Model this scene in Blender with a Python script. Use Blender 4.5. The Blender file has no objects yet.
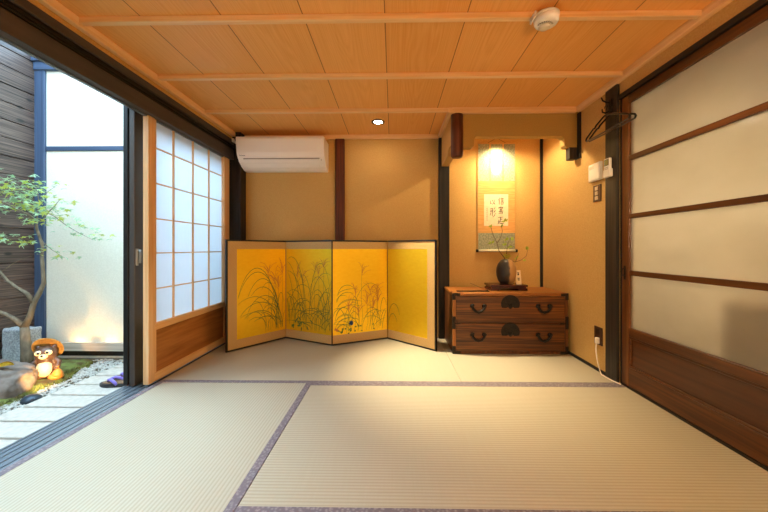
import bpy, bmesh, math, random
from mathutils import Vector, Matrix, noise
random.seed(7)
SC = bpy.context.scene
COL = SC.collection
PI = math.pi

# ------------------------------------------------------------------ helpers
def lin(h):
    h = h.lstrip('#')
    out = []
    for i in (0, 2, 4):
        c = int(h[i:i+2], 16) / 255
        out.append(c / 12.92 if c <= .04045 else ((c + .055) / 1.055) ** 2.4)
    return (out[0], out[1], out[2], 1)

class NT:
    def __init__(s, m):
        m.use_nodes = True
        s.t = m.node_tree; s.n = s.t.nodes; s.l = s.t.links
        s.b = s.n.get('Principled BSDF')
    def new(s, typ, **kw):
        n = s.n.new(typ)
        for k, v in kw.items():
            if k.startswith('in_'):
                key = k[3:]
                n.inputs[int(key) if key.isdigit() else key].default_value = v
            else:
                setattr(n, k, v)
        return n
    def link(s, a, b): s.l.new(a, b)
    def coord(s, scale=(1, 1, 1), loc=(0, 0, 0)):
        c = s.new('ShaderNodeTexCoord'); mp = s.new('ShaderNodeMapping')
        mp.inputs['Scale'].default_value = scale; mp.inputs['Location'].default_value = loc
        s.link(c.outputs['Object'], mp.inputs['Vector'])
        return mp.outputs['Vector']
    def math(s, op, a, b=0.0):
        n = s.new('ShaderNodeMath', operation=op)
        for i, x in enumerate((a, b)):
            if isinstance(x, (int, float)): n.inputs[i].default_value = x
            else: s.link(x, n.inputs[i])
        return n.outputs[0]
    def mix(s, f, a, b):
        n = s.new('ShaderNodeMix', data_type='RGBA')
        if isinstance(f, (int, float)): n.inputs[0].default_value = f
        else: s.link(f, n.inputs[0])
        for i, x in ((6, a), (7, b)):
            if isinstance(x, tuple): n.inputs[i].default_value = x
            else: s.link(x, n.inputs[i])
        return n.outputs[2]
    def ramp(s, f, stops):
        n = s.new('ShaderNodeValToRGB'); e = n.color_ramp.elements
        while len(e) < len(stops): e.new(.5)
        for i, (p, c) in enumerate(stops):
            e[i].position = p; e[i].color = c
        s.link(f, n.inputs[0]); return n.outputs[0]
    def bump(s, h, strength=.3, dist=.002):
        n = s.new('ShaderNodeBump'); n.inputs['Strength'].default_value = strength; n.inputs['Distance'].default_value = dist
        s.link(h, n.inputs['Height']); s.link(n.outputs[0], s.b.inputs['Normal'])

MATS = {}
def mat(name, c1, rough=.5, c2=None, scale=(20, 20, 20), bump=0, bdist=.002, metal=0, spec=.5, noise_detail=4, contrast=(.3, .7), coat=0):
    """plain procedural material: two colours mixed by noise, optional bump"""
    if name in MATS: return MATS[name]
    m = bpy.data.materials.new(name); t = NT(m)
    t.b.inputs['Roughness'].default_value = rough; t.b.inputs['Metallic'].default_value = metal
    t.b.inputs['Specular IOR Level'].default_value = spec
    t.b.inputs['Coat Weight'].default_value = coat
    a = lin(c1)
    if c2:
        nz = t.new('ShaderNodeTexNoise'); nz.inputs['Scale'].default_value = 1; nz.inputs['Detail'].default_value = noise_detail
        t.link(t.coord(scale), nz.inputs['Vector'])
        r = t.ramp(nz.outputs[0], [(contrast[0], a), (contrast[1], lin(c2))])
        t.link(r, t.b.inputs['Base Color'])
        if bump: t.bump(nz.outputs[0], bump, bdist)
    else:
        t.b.inputs['Base Color'].default_value = a
    MATS[name] = m
    return m

def wood(name, c1, c2, axis='x', rough=.45, ring=55, stretch=.035, bump=.15, spec=.4, coat=0, mid=None):
    """wood with grain running along axis"""
    if name in MATS: return MATS[name]
    m = bpy.data.materials.new(name); t = NT(m)
    sc = [ring, ring, ring]; sc['xyz'.index(axis)] = ring * stretch
    v = t.coord(tuple(sc))
    n1 = t.new('ShaderNodeTexNoise'); n1.inputs['Scale'].default_value = 1; n1.inputs['Detail'].default_value = 6; n1.inputs['Distortion'].default_value = .6
    t.link(v, n1.inputs['Vector'])
    sc2 = [x * .18 for x in sc]
    n2 = t.new('ShaderNodeTexNoise'); n2.inputs['Scale'].default_value = 1; n2.inputs['Detail'].default_value = 2
    t.link(t.coord(tuple(sc2)), n2.inputs['Vector'])
    f = t.math('ADD', t.math('MULTIPLY', n1.outputs[0], .65), t.math('MULTIPLY', n2.outputs[0], .35))
    stops = [(.36, lin(c1)), (.62, lin(c2))]
    if mid: stops.insert(1, (.5, lin(mid)))
    t.link(t.ramp(f, stops), t.b.inputs['Base Color'])
    t.b.inputs['Roughness'].default_value = rough; t.b.inputs['Specular IOR Level'].default_value = spec
    t.b.inputs['Coat Weight'].default_value = coat
    if bump: t.bump(n1.outputs[0], bump, .001)
    MATS[name] = m
    return m

def emit(name, c, s):
    m = bpy.data.materials.new(name); t = NT(m)
    t.b.inputs['Base Color'].default_value = lin(c)
    t.b.inputs['Emission Color'].default_value = lin(c); t.b.inputs['Emission Strength'].default_value = s
    return m

def box(bm, x0, x1, y0, y1, z0, z1, bev=0, seg=1):
    vs = [bm.verts.new(p) for p in ((x0, y0, z0), (x1, y0, z0), (x1, y1, z0), (x0, y1, z0), (x0, y0, z1), (x1, y0, z1), (x1, y1, z1), (x0, y1, z1))]
    fs = [bm.faces.new([vs[i] for i in q]) for q in ((3, 2, 1, 0), (4, 5, 6, 7), (0, 1, 5, 4), (1, 2, 6, 5), (2, 3, 7, 6), (3, 0, 4, 7))]
    if bev:
        es = list({e for f in fs for e in f.edges})
        bmesh.ops.bevel(bm, geom=es, offset=bev, segments=seg, affect='EDGES', profile=.5)
    return vs

def prism(bm, pts, axis, a0, a1):
    """polygon pts (2-D) extruded along axis from a0 to a1; the 2-D axes are the other two in order"""
    def p3(p, a):
        if axis == 'x': return (a, p[0], p[1])
        if axis == 'y': return (p[0], a, p[1])
        return (p[0], p[1], a)
    A = [bm.verts.new(p3(p, a0)) for p in pts]; B = [bm.verts.new(p3(p, a1)) for p in pts]
    n = len(pts)
    bm.faces.new(A[::-1]); bm.faces.new(B)
    for i in range(n):
        bm.faces.new((A[i], A[(i+1) % n], B[(i+1) % n], B[i]))

def tube(bm, pts, r, seg=8, caps=True):
    pts = [Vector(p) for p in pts]
    if isinstance(r, (int, float)): r = [r] * len(pts)
    rings = []; up = None
    for i, p in enumerate(pts):
        d = (pts[min(i+1, len(pts)-1)] - pts[max(i-1, 0)]).normalized()
        if up is None:
            up = d.orthogonal().normalized()
        else:
            up = (up - d * up.dot(d))
            up = up.normalized() if up.length > 1e-6 else d.orthogonal().normalized()
        s = d.cross(up)
        rings.append([bm.verts.new(p + (up * math.cos(2*PI*k/seg) + s * math.sin(2*PI*k/seg)) * r[i]) for k in range(seg)])
    for a, b in zip(rings, rings[1:]):
        for k in range(seg):
            f = bm.faces.new((a[k], a[(k+1) % seg], b[(k+1) % seg], b[k])); f.smooth = True
    if caps:
        bm.faces.new(rings[0][::-1]); bm.faces.new(rings[-1])

def lathe(bm, prof, seg=32, c=(0, 0, 0), smooth=True):
    """prof: (r, z) from bottom to top"""
    rings = []
    for r, z in prof:
        rings.append([bm.verts.new((c[0] + r*math.cos(2*PI*k/seg), c[1] + r*math.sin(2*PI*k/seg), c[2] + z)) for k in range(seg)])
    for a, b in zip(rings, rings[1:]):
        for k in range(seg):
            f = bm.faces.new((a[k], a[(k+1) % seg], b[(k+1) % seg], b[k])); f.smooth = smooth
    if prof[0][0] > 1e-5: bm.faces.new(rings[0][::-1])
    if prof[-1][0] > 1e-5: bm.faces.new(rings[-1])
    bmesh.ops.remove_doubles(bm, verts=[v for rg in (rings[0], rings[-1]) for v in rg], dist=1e-6)

def ball(bm, c, r, sub=3, rot=None):
    """ellipsoid; r is a radius or three"""
    if isinstance(r, (int, float)): r = (r, r, r)
    M = Matrix.Translation(c) @ (rot.to_4x4() if rot else Matrix()) @ Matrix.Diagonal((*r, 1))
    res = bmesh.ops.create_icosphere(bm, subdivisions=sub, radius=1, matrix=M)
    for v in res['verts']:
        for f in v.link_faces: f.smooth = True
    return res['verts']

def xform(bm, M, verts=None):
    bmesh.ops.transform(bm, matrix=M, verts=verts or bm.verts)

def link(name, bm, m, parent=None, loc=None, recalc=True):
    if recalc: bmesh.ops.recalc_face_normals(bm, faces=bm.faces)
    me = bpy.data.meshes.new(name); bm.to_mesh(me); bm.free()
    for x in (m if isinstance(m, (list, tuple)) else [m]): me.materials.append(x)
    o = bpy.data.objects.new(name, me); COL.objects.link(o)
    if parent: o.parent = parent
    if loc: o.location = loc
    return o

def part(name, fn, m, parent=None, **kw):
    bm = bmesh.new(); fn(bm); return link(name, bm, m, parent, **kw)

def pbox(name, m, parent, *b, bev=0):
    """b: (x0,x1,y0,y1,z0,z1) in world space, turned local to the parent's root"""
    ox = Vector((0, 0, 0)); p = parent
    while p: ox += p.location; p = p.parent
    bm = bmesh.new(); box(bm, b[0]-ox.x, b[1]-ox.x, b[2]-ox.y, b[3]-ox.y, b[4]-ox.z, b[5]-ox.z, bev)
    return link(name, bm, m, parent)

def struct(name, m, *boxes, bev=0, fn=None, parent=None):
    bm = bmesh.new()
    for b in boxes: box(bm, *b, bev)
    if fn: fn(bm)
    o = link(name, bm, m, parent)
    if not parent: o['kind'] = 'structure'
    return o

def thing(name, label, cat, loc=(0, 0, 0), rot=(0, 0, 0), group=None):
    o = bpy.data.objects.new(name, None); COL.objects.link(o)
    o.location = loc; o.rotation_euler = rot; o.empty_display_size = .05
    return tag(o, label, cat, group)

def tag(o, label, cat, group=None, kind=None):
    o['label'] = label; o['category'] = cat
    if group: o['group'] = group
    if kind: o['kind'] = kind
    return o

# ------------------------------------------------------------------ materials
XL, XR, YB, YA, YR = -1.41, 1.346, 2.93, 2.955, -.7   # room: left, right, rear wall, alcove rear, wall behind the camera
ZC = 1.82                                              # ceiling

def tatami_mat(name, axis):
    m = bpy.data.materials.new(name); t = NT(m)
    tc = t.new('ShaderNodeTexCoord'); sp = t.new('ShaderNodeSeparateXYZ'); t.link(tc.outputs['Object'], sp.inputs[0])
    across = sp.outputs['Y' if axis == 'x' else 'X']; along = sp.outputs['X' if axis == 'x' else 'Y']
    w = t.math('SINE', t.math('MULTIPLY', across, 2*PI/.0145))
    rib = t.math('MULTIPLY_ADD', w, .5) ; rib = t.math('ADD', t.math('MULTIPLY', w, .5), .5)
    groove = t.math('POWER', rib, .45)
    nz = t.new('ShaderNodeTexNoise'); nz.inputs['Scale'].default_value = 1; nz.inputs['Detail'].default_value = 5
    sc = (140, 9, 9) if axis == 'x' else (9, 140, 9)
    t.link(t.coord(sc), nz.inputs['Vector'])
    nb = t.new('ShaderNodeTexNoise'); nb.inputs['Scale'].default_value = 1; nb.inputs['Detail'].default_value = 2
    t.link(t.coord((1.6, 1.6, 1)), nb.inputs['Vector'])
    c = t.mix(groove, lin('#9a927b'), lin('#b5ad96'))
    c = t.mix(t.math('MULTIPLY', nz.outputs[0], .3), c, lin('#9c906f'))
    c = t.mix(t.math('MULTIPLY', nb.outputs[0], .16), c, lin('#b9b4a2'))
    t.link(c, t.b.inputs['Base Color'])
    t.b.inputs['Roughness'].default_value = .52; t.b.inputs['Specular IOR Level'].default_value = .35
    t.bump(t.math('ADD', rib, t.math('MULTIPLY', nz.outputs[0], .3)), .35, .0015)
    return m
T_X = tatami_mat('rush_weave_across', 'x'); T_Y = tatami_mat('rush_weave_along', 'y')

def heri_mat():
    m = bpy.data.materials.new('grey_purple_cloth'); t = NT(m)
    v = t.coord((1, 1, 1)); 
    ck = t.new('ShaderNodeTexVoronoi'); ck.inputs['Scale'].default_value = 95; t.link(v, ck.inputs['Vector'])
    t.link(t.ramp(ck.outputs['Distance'], [(.15, lin('#8d8384')), (.6, lin('#6a6064'))]), t.b.inputs['Base Color'])
    t.b.inputs['Roughness'].default_value = .8
    return m
HERI = heri_mat()

def ceiling_mat():
    m = bpy.data.materials.new('cedar_ceiling_boards'); t = NT(m)
    tc = t.new('ShaderNodeTexCoord'); sp = t.new('ShaderNodeSeparateXYZ'); t.link(tc.outputs['Object'], sp.inputs[0])
    px = t.math('DIVIDE', t.math('ADD', sp.outputs['X'], 4.69), .358)
    idx = t.math('FLOOR', px); fr = t.math('FRACT', px)
    wn = t.new('ShaderNodeTexWhiteNoise', noise_dimensions='1D'); t.link(idx, wn.inputs['W'])
    # grain: cathedral figure in the middle of each board, straight near its edges
    cx = t.math('SUBTRACT', fr, .5)
    cb = t.new('ShaderNodeCombineXYZ')
    nz0 = t.new('ShaderNodeTexNoise'); nz0.inputs['Scale'].default_value = 1; nz0.inputs['Detail'].default_value = 2
    t.link(t.coord((6, .9, 1)), nz0.inputs['Vector'])
    bend = t.math('MULTIPLY', t.math('MULTIPLY', cx, cx), 14)
    ring = t.math('ADD', t.math('ADD', bend, t.math('MULTIPLY', nz0.outputs[0], 2.6)), t.math('MULTIPLY', wn.outputs['Value'], 9))
    ring = t.math('ADD', ring, t.math('MULTIPLY', sp.outputs['Y'], .55))
    wv = t.math('SINE', t.math('MULTIPLY', ring, 30))
    fine = t.new('ShaderNodeTexNoise'); fine.inputs['Scale'].default_value = 1; fine.inputs['Detail'].default_value = 5
    t.link(t.coord((150, 2.2, 1)), fine.inputs['Vector'])
    f = t.math('ADD', t.math('MULTIPLY', t.math('ADD', wv, 1), .07), t.math('MULTIPLY', fine.outputs[0], .55))
    f = t.math('ADD', f, t.math('MULTIPLY', wn.outputs['Value'], .22))
    c = t.ramp(f, [(.2, lin('#f0b56a')), (.75, lin('#dd9848'))])
    seam = t.math('LESS_THAN', t.math('ABSOLUTE', t.math('SUBTRACT', t.math('FRACT', t.math('ADD', px, .5)), .5)), .006)
    c = t.mix(seam, c, lin('#8f5c2e'))
    t.link(c, t.b.inputs['Base Color'])
    t.b.inputs['Roughness'].default_value = .5; t.b.inputs['Specular IOR Level'].default_value = .3
    t.bump(t.math('SUBTRACT', fine.outputs[0], t.math('MULTIPLY', seam, 3)), .15, .001)
    return m
CEIL = ceiling_mat()

PLASTER = mat('tan_earth_plaster', '#cfa762', .85, '#c49a55', (160, 160, 160), .25, .001, contrast=(.35, .65))
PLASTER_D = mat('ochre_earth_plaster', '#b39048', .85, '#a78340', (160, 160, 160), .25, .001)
HINOKI_X = wood('pale_cypress_x', '#f0cb96', '#e0b074', 'x', .45)
HINOKI_Y = wood('pale_cypress_y', '#f0cb96', '#e0b074', 'y', .45)
HINOKI_Z = wood('pale_cypress_z', '#ecc594', '#dba970', 'z', .42)
SHOJI_BOARD = wood('shoji_panel_wood', '#b97d40', '#915724', 'y', .4, ring=40, stretch=.06)
DARKPOST = wood('blackened_post', '#2f2822', '#16120f', 'z', .55, spec=.3)
DARKPOST_L = wood('smoked_post', '#3d332a', '#1e1812', 'z', .5, spec=.4)
DARKBEAM = wood('blackened_beam', '#2e241d', '#17110d', 'y', .5, spec=.35)
LINTEL = mat('dark_brown_lintel', '#4a4440', .5, '#3b3633', (30, 3, 30), spec=.3)
BLACK = mat('black_gap', '#0c0a09', .7)
REDPOST = wood('red_brown_post', '#6e3418', '#38180b', 'z', .5)
DOORWOOD_Y = wood('door_cedar_y', '#693c17', '#3f220b', 'y', .38, ring=45)
DOORWOOD_Z = wood('door_cedar_z', '#744419', '#47260c', 'z', .38, ring=45)
DOORWOOD_D = wood('door_cedar_panel', '#5c3212', '#3b1e09', 'y', .35, ring=30)
ALU = mat('bronze_aluminium', '#4a423d', .42, metal=.3)
ALU_D = mat('black_aluminium', '#171615', .4, metal=.3)
SILLMETAL = mat('grey_sill_rail', '#7d858d', .38, metal=.7)
WHITE_P = mat('white_plastic', '#e9e2d6', .35)
IRON = mat('black_iron', '#191512', .5, '#2a231c', (90, 90, 90), .3, .001, metal=.6)

# ------------------------------------------------------------------ room shell
struct('floor', T_X, (-1.41, XR, YR, .008, -.05, 0), (-1.41, XR, YR, YA+.02, -.12, -.05))
struct('wall_back', PLASTER, (-1.62, .43, YB, YB+.1, -.32, ZC+.1))
struct('wall_alcove_back', PLASTER, (.43, XR+.08, YA, YA+.08, -.1, ZC+.1))
struct('wall_right', PLASTER, (XR, XR+.08, 1.945, YA+.05, -.1, ZC+.1), (XR, XR+.08, YR, 1.945, 1.704, ZC+.1), (XR, XR+.08, YR-.08, .0, -.1, 1.704))
struct('wall_rear', PLASTER, (-1.62, XR+.08, YR-.08, YR, -.3, ZC+.1))
struct('wall_left', PLASTER, (-1.49, XL, YR, YB, 1.745, ZC+.1), (-1.49, XL, YR, -.3, -.3, 1.745))
struct('ceiling', CEIL, (-1.62, 2.45, YR-.08, YA+.1, ZC, ZC+.1))
# hanging wall over the alcove, with a stepped lower edge, and its short return to the rear wall
def hang(bm):
    prism(bm, [(.47, ZC), (.47, 1.536), (.575, 1.536), (.59, 1.55), (.592, 1.60), (.606, 1.617), (1.228, 1.617), (1.243, 1.60), (1.246, 1.55), (1.26, 1.536), (XR, 1.536), (XR, ZC)], 'y', 2.382, 2.44)
struct('wall_alcove_front', PLASTER_D, fn=hang)
def ret(bm):
    prism(bm, [(2.43, ZC), (2.43, 1.572), (2.545, 1.572), (2.56, 1.557), (2.565, 1.527), (2.885, 1.527), (2.885, ZC)], 'x', .43, .49)
struct('wall_alcove_left', PLASTER, fn=ret)
k = 1
def trim(m, *b, bev=0, fn=None):
    global k
    o = struct('trim_%d' % k, m, *b, bev=bev, fn=fn); k += 1
    return o
# ceiling battens, each its own piece
for y in (-.5, -.0115, .466, .943, 1.42, 1.897):
    trim(HINOKI_X, (-1.385, 1.32, y-.0135, y+.0135, ZC-.026, ZC), bev=.002)
trim(HINOKI_X, (-1.385, .425, 2.362, 2.389, ZC-.026, ZC), bev=.002)
trim(HINOKI_X, (.425, 1.32, 2.352, 2.38, ZC-.04, ZC), bev=.002)           # over the alcove front
trim(HINOKI_Y, (.402, .43, 2.352, 2.90, ZC-.04, ZC), bev=.002)           # along the return
trim(HINOKI_Y, (XL, -1.38, YR, 2.90, ZC-.042, ZC), bev=.003)
trim(HINOKI_Y, (1.316, XR, YR, 2.352, ZC-.042, ZC), bev=.003)
trim(HINOKI_X, (-1.38, .402, 2.90, YB, ZC-.036, ZC), bev=.003)
# posts
trim(DARKPOST, (-1.44, -1.335, 2.825, YB, -.05, ZC))
trim(REDPOST, (-.519, -.434, 2.90, YB, 0, ZC-.036), bev=.006)
trim(DARKPOST, (.408, .50, 2.885, YA, 0, ZC), bev=.004)
trim(DARKPOST_L, (1.328, XR, 1.95, 2.057, 0, ZC-.042), bev=.003)
trim(BLACK, (1.326, XR, 2.938, YA, 0, ZC))
trim(DARKPOST, (1.336, XR, 2.345, 2.415, 1.45, ZC-.042))
trim(DARKPOST_L, (1.284, 1.336, 2.385, 2.435, 1.45, 1.537))
# round log end hung at the corner of the alcove front
def logpost(bm):
    prof = [(0, 1.467), (.034, 1.467), (.043, 1.476), (.045, 1.50), (.046, 1.65), (.045, ZC-.042)]
    lathe(bm, prof, 24, (.47, 2.395, 0))
trim(wood('red_bark_log', '#74402a', '#442012', 'z', .45, ring=40), fn=logpost)
# baseboards
struct('baseboard_right', BLACK, (XR-.012, XR, 2.057, 2.938, 0, .016))
# lintel over the courtyard opening: upper beam, dark grooves, lower beam
lint = struct('trim_lintel', LINTEL, (-1.445, -1.39, YR, 2.825, 1.575, 1.658), (-1.445, -1.39, YR, 2.825, 1.704, 1.745), bev=.002)
struct('trim_lintel_groove', ALU_D, (-1.44, -1.402, YR, 2.825, 1.658, 1.704), (-1.44, -1.395, YR, 2.825, 1.668, 1.674), (-1.44, -1.395, YR, 2.825, 1.684, 1.690))
struct('trim_lintel_lit_edge', SILLMETAL, (-1.447, -1.43, YR, 2.8, 1.569, 1.575))  # pale strip stands in for the daylit underside edge of the lintel
struct('trim_sash_head', ALU, (-1.60, -1.445, -.3, 2.93, 1.68, 1.76))
# sill with sash rails
def sill(bm):
    box(bm, -1.575, -1.4105, -.3, 2.92, -.1, -.012)
    for x0, x1 in ((-1.572, -1.561), (-1.556, -1.535), (-1.530, -1.507), (-1.502, -1.472), (-1.466, -1.437), (-1.432, -1.4105)): box(bm, x0, x1, -.3, 2.9 if x1 < -1.46 else 1.86, -.013, -.003)
struct('trim_sill', SILLMETAL, fn=sill)
struct('trim_sill_gap', BLACK, (-1.5725, -1.411, -.3, 1.86, -.02, -.0118), (-1.418, -1.4105, 1.86, 2.82, -.02, .004))

# ------------------------------------------------------------------ tatami mats
def tatami(x0, x1, y0, y1, axis, label, front=True, back=True):
    g = .0008
    t = thing('tatami_mat', label, 'tatami mat', ((x0+x1)/2, (y0+y1)/2, -.05))
    pbox('woven_surface', T_X if axis == 'x' else T_Y, t, x0+g, x1-g, y0+g, y1-g, -.05, 0, bev=.0015)
    w = .033
    if axis == 'x':
        if front: pbox('cloth_border', HERI, t, x0+g, x1-g, y0+g*.5, y0+w, -.049, .0015, bev=.001)
        if back: pbox('cloth_border', HERI, t, x0+g, x1-g, y1-w, y1-g*.5, -.049, .0015, bev=.001)
    else:
        pbox('cloth_border', HERI, t, x0+g*.5, x0+w, y0+g, y1-g, -.049, .0015, bev=.001)
        pbox('cloth_border', HERI, t, x1-w, x1-g*.5, y0+g, y1-g, -.049, .0015, bev=.001)
tatami(-1.41, -.483, .01, 1.925, 'y', 'greenish tatami mat running beside the grey sill of the open courtyard door')
tatami(-.483, XR, .968, 1.925, 'x', 'wide tatami mat in mid floor meeting the foot of the glazed door')
tatami(-.483, XR, .01, .968, 'x', 'nearest tatami mat of which mainly the dark cloth border shows')
tatami(XL, .41, 1.925, YB, 'x', 'tatami mat under the golden folding screen')
tatami(.41, XR, 1.925, YA-.02, 'x', 'pale tatami mat under the wooden drawer chest', back=False)

# ------------------------------------------------------------------ glazed sliding door (structure)
def frosted():
    m = bpy.data.materials.new('frosted_glass'); t = NT(m)
    nz = t.new('ShaderNodeTexNoise'); nz.inputs['Scale'].default_value = 1; nz.inputs['Detail'].default_value = 5
    t.link(t.coord((2.2, 2.2, 3.5)), nz.inputs['Vector'])
    t.link(t.ramp(nz.outputs[0], [(.3, lin('#c2b8a3')), (.5, lin('#d0c7b2')), (.7, lin('#dad2c0'))]), t.b.inputs['Base Color'])
    t.b.inputs['Roughness'].default_value = .42
    t.b.inputs['Transmission Weight'].default_value = .7
    t.b.inputs['IOR'].default_value = 1.35
    t.b.inputs['Specular IOR Level'].default_value = .5
    t.b.inputs['Coat Weight'].default_value = .5; t.b.inputs['Coat Roughness'].default_value = .12
    n2 = t.new('ShaderNodeTexNoise'); n2.inputs['Scale'].default_value = 220; n2.inputs['Detail'].default_value = 2
    t.link(t.coord((1, 1, 1)), n2.inputs['Vector'])
    t.bump(n2.outputs[0], .25, .001)
    return m
FROST = frosted()
def glazed_door(y0, y1):
    d = bpy.data.objects.new('door_1', None); COL.objects.link(d); d['kind'] = 'structure'; d.location = (1.36, (y0+y1)/2, .012)
    fx, bx = XR, XR+.032
    for a, b in ((y0, y0+.056), (y1-.056, y1)):
        pbox('stile', DOORWOOD_Z, d, fx, bx, a, b, .014, 1.678, bev=.002)
    a, b = y0+.056, y1-.056
    for z0, z1, f in ((1.631, 1.678, 0), (1.303, 1.331, .002), (.971, .997, .002), (.646, .674, .002), (.297, .347, 0), (.014, .118, 0)):
        pbox('rail', DOORWOOD_Y, d, fx+f, bx, a, b, z0, z1, bev=.002)
    zz = (.347, .646, .674, .971, .997, 1.303, 1.331, 1.631)
    for i in range(0, 8, 2):
        pbox('glass_pane', FROST, d, fx+.014, fx+.018, a, b, zz[i], zz[i+1])
    pn = pbox('lower_board', DOORWOOD_D, d, fx+.012, fx+.022, a, b, .118, .297)
    mo = bmesh.new(); L = d.location
    for q in ((a, b, .118, .130), (a, b, .285, .297), (a, a+.012, .13, .285), (b-.012, b, .13, .285)):
        box(mo, fx+.004-L.x, fx+.014-L.x, q[0]-L.y, q[1]-L.y, q[2]-L.z, q[3]-L.z, .002)
    link('molding', mo, DOORWOOD_Y, d)
    bmh = bmesh.new()
    ya = y1-.028
    box(bmh, fx-.004-L.x, fx-L.x, ya-.008-L.y, ya+.008-L.y, .62-L.z, .70-L.z, .002)
    tube(bmh, [(fx-.004-L.x, ya-L.y, .685-L.z), (fx-.018-L.x, ya-L.y, .68-L.z), (fx-.02-L.x, ya-L.y, .65-L.z), (fx-.005-L.x, ya-L.y, .64-L.z)], .003, 8)
    link('latch', bmh, IRON, d)
    return d
glazed_door(.98, 1.935)
glazed_door(.02, .975)
struct('trim_door_head', DARKBEAM, (1.332, XR+.05, YR, 1.95, 1.68, 1.706))
struct('trim_door_threshold', DARKBEAM, (XR, XR+.06, 0, 1.95, -.05, .012))
struct('trim_door_jamb', BLACK, (XR, XR+.05, 1.936, 1.949, .012, 1.68))
# the passage behind the frosted panes
CORR = mat('passage_plaster', '#cfc5b0', .8)
struct('wall_passage', CORR, (2.35, 2.43, -.2, 2.2, -.1, ZC+.05), (XR+.08, 2.35, 2.1, 2.18, -.1, ZC+.05), (XR+.08, 2.35, -.18, -.1, -.1, ZC+.05))
struct('wall_passage_upper', wood('passage_darkening_boards', '#221b14', '#150f0a', 'y'), (2.33, 2.35, -.1, 2.1, 1.6, ZC), (XR+.08, 2.35, -.1, 2.1, ZC-.02, ZC))  # near-black lining added so the top frosted pane looks darker
struct('floor_passage', wood('passage_boards', '#7b5530', '#5a3a1e', 'y'), (XR+.06, 2.4, -.2, 2.2, -.12, -.05))

# ------------------------------------------------------------------ shoji (structure)
def paper_mat():
    m = bpy.data.materials.new('shoji_paper'); t = NT(m)
    nz = t.new('ShaderNodeTexNoise'); nz.inputs['Scale'].default_value = 1; nz.inputs['Detail'].default_value = 4
    t.link(t.coord((60, 60, 25)), nz.inputs['Vector'])
    t.link(t.ramp(nz.outputs[0], [(.3, lin('#eceff8')), (.7, lin('#f3f5fc'))]), t.b.inputs['Base Color'])
    t.b.inputs['Roughness'].default_value = .8
    tr = t.new('ShaderNodeBsdfTranslucent'); tr.inputs[0].default_value = lin('#e9effc')
    mx = t.new('ShaderNodeMixShader'); mx.inputs[0].default_value = .62
    out = t.n['Material Output']
    t.link(t.b.outputs[0], mx.inputs[1]); t.link(tr.outputs[0], mx.inputs[2]); t.link(mx.outputs[0], out.inputs[0])
    return m
PAPER = paper_mat()
sh = bpy.data.objects.new('door_2', None); COL.objects.link(sh); sh['kind'] = 'structure'; sh.location = (-1.437, 2.33, 0)
SX0, SX1, SY0, SY1 = -1.454, -1.42, 1.866, 2.80
pbox('stile', HINOKI_Z, sh, SX0, SX1, SY0, SY0+.05, .006, 1.66, bev=.002)
pbox('stile', HINOKI_Z, sh, SX0+.004, SX1-.006, SY0+.05, SY0+.07, .05, 1.62)
pbox('stile', HINOKI_Z, sh, SX0, SX1, 2.714, SY1, .006, 1.66, bev=.002)
yy0, yy1 = SY0+.05, 2.714
pbox('rail', HINOKI_Y, sh, SX0, SX1, yy0, yy1, .006, .056, bev=.002)
pbox('rail', HINOKI_Y, sh, SX0, SX1, yy0, yy1, .311, .351, bev=.002)
pbox('rail', HINOKI_Y, sh, SX0, SX1, yy0, yy1, 1.618, 1.66, bev=.002)
pbox('lower_board', SHOJI_BOARD, sh, SX0+.01, SX1-.010, yy0, yy1, .056, .311)
bp = bmesh.new(); ps = [bp.verts.new((-1.444+1.437, a-2.33, b2)) for a, b2 in ((yy0, .351), (yy1, .351), (yy1, 1.618), (yy0, 1.618))]; bp.faces.new(ps)
link('paper', bp, PAPER, sh)
for yv in (2.106, 2.313, 2.515):
    pbox('muntin', HINOKI_Z, sh, -1.4435, -1.433, yv-.0045, yv+.0045, .351, 1.618)
for zv in (.556, .773, .981, 1.195, 1.409):
    pbox('muntin', HINOKI_Y, sh, -1.4435, -1.433, yy0, yy1, zv-.0035, zv+.0035)

# ------------------------------------------------------------------ glazed sashes pushed behind the shoji (structure)
def clear_glass():
    m = bpy.data.materials.new('clear_glass'); t = NT(m)
    g = t.new('ShaderNodeBsdfGlossy'); g.inputs['Roughness'].default_value = .02
    tp = t.new('ShaderNodeBsdfTransparent'); tp.inputs[0].default_value = (.95, .975, .97, 1)
    mx = t.new('ShaderNodeMixShader'); mx.inputs[0].default_value = .05
    t.link(tp.outputs[0], mx.inputs[1]); t.link(g.outputs[0], mx.inputs[2]); t.link(mx.outputs[0], t.n['Material Output'].inputs[0])
    return m
GLASS = clear_glass()
def sash(x0, x1, y0, y1, m, handle):
    d = bpy.data.objects.new('door_3', None); COL.objects.link(d); d['kind'] = 'structure'; d.location = ((x0+x1)/2, (y0+y1)/2, 0)
    pbox('stile', m, d, x0, x1, y0, y0+.07, 0, 1.69, bev=.003); pbox('stile', m, d, x0, x1, y1-.055, y1, 0, 1.69, bev=.003)
    pbox('rail', m, d, x0, x1, y0+.07, y1-.055, 0, .07); pbox('rail', m, d, x0, x1, y0+.07, y1-.055, 1.63, 1.69)
    pbox('glass_pane', GLASS, d, (x0+x1)/2-.002, (x0+x1)/2+.002, y0+.07, y1-.055, .07, 1.63)
    if handle:
        L = d.location; b = bmesh.new(); yh = y0+.012
        box(b, x1-L.x, x1+.010-L.x, yh-.008-L.y, yh+.010-L.y, .70, .80, .003)
        tube(b, [(x1+.01-L.x, yh-L.y, .79), (x1+.024-L.x, yh-L.y, .79), (x1+.03-L.x, yh-.006-L.y, .775), (x1+.03-L.x, yh-.010-L.y, .715)], .0055, 8)
        link('handle', b, mat('handle_metal', '#8a8782', .35, metal=.7), d)
sash(-1.53, -1.497, 1.86, 2.80, ALU, True)
sash(-1.58, -1.55, 1.876, 2.81, ALU_D, False)

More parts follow.
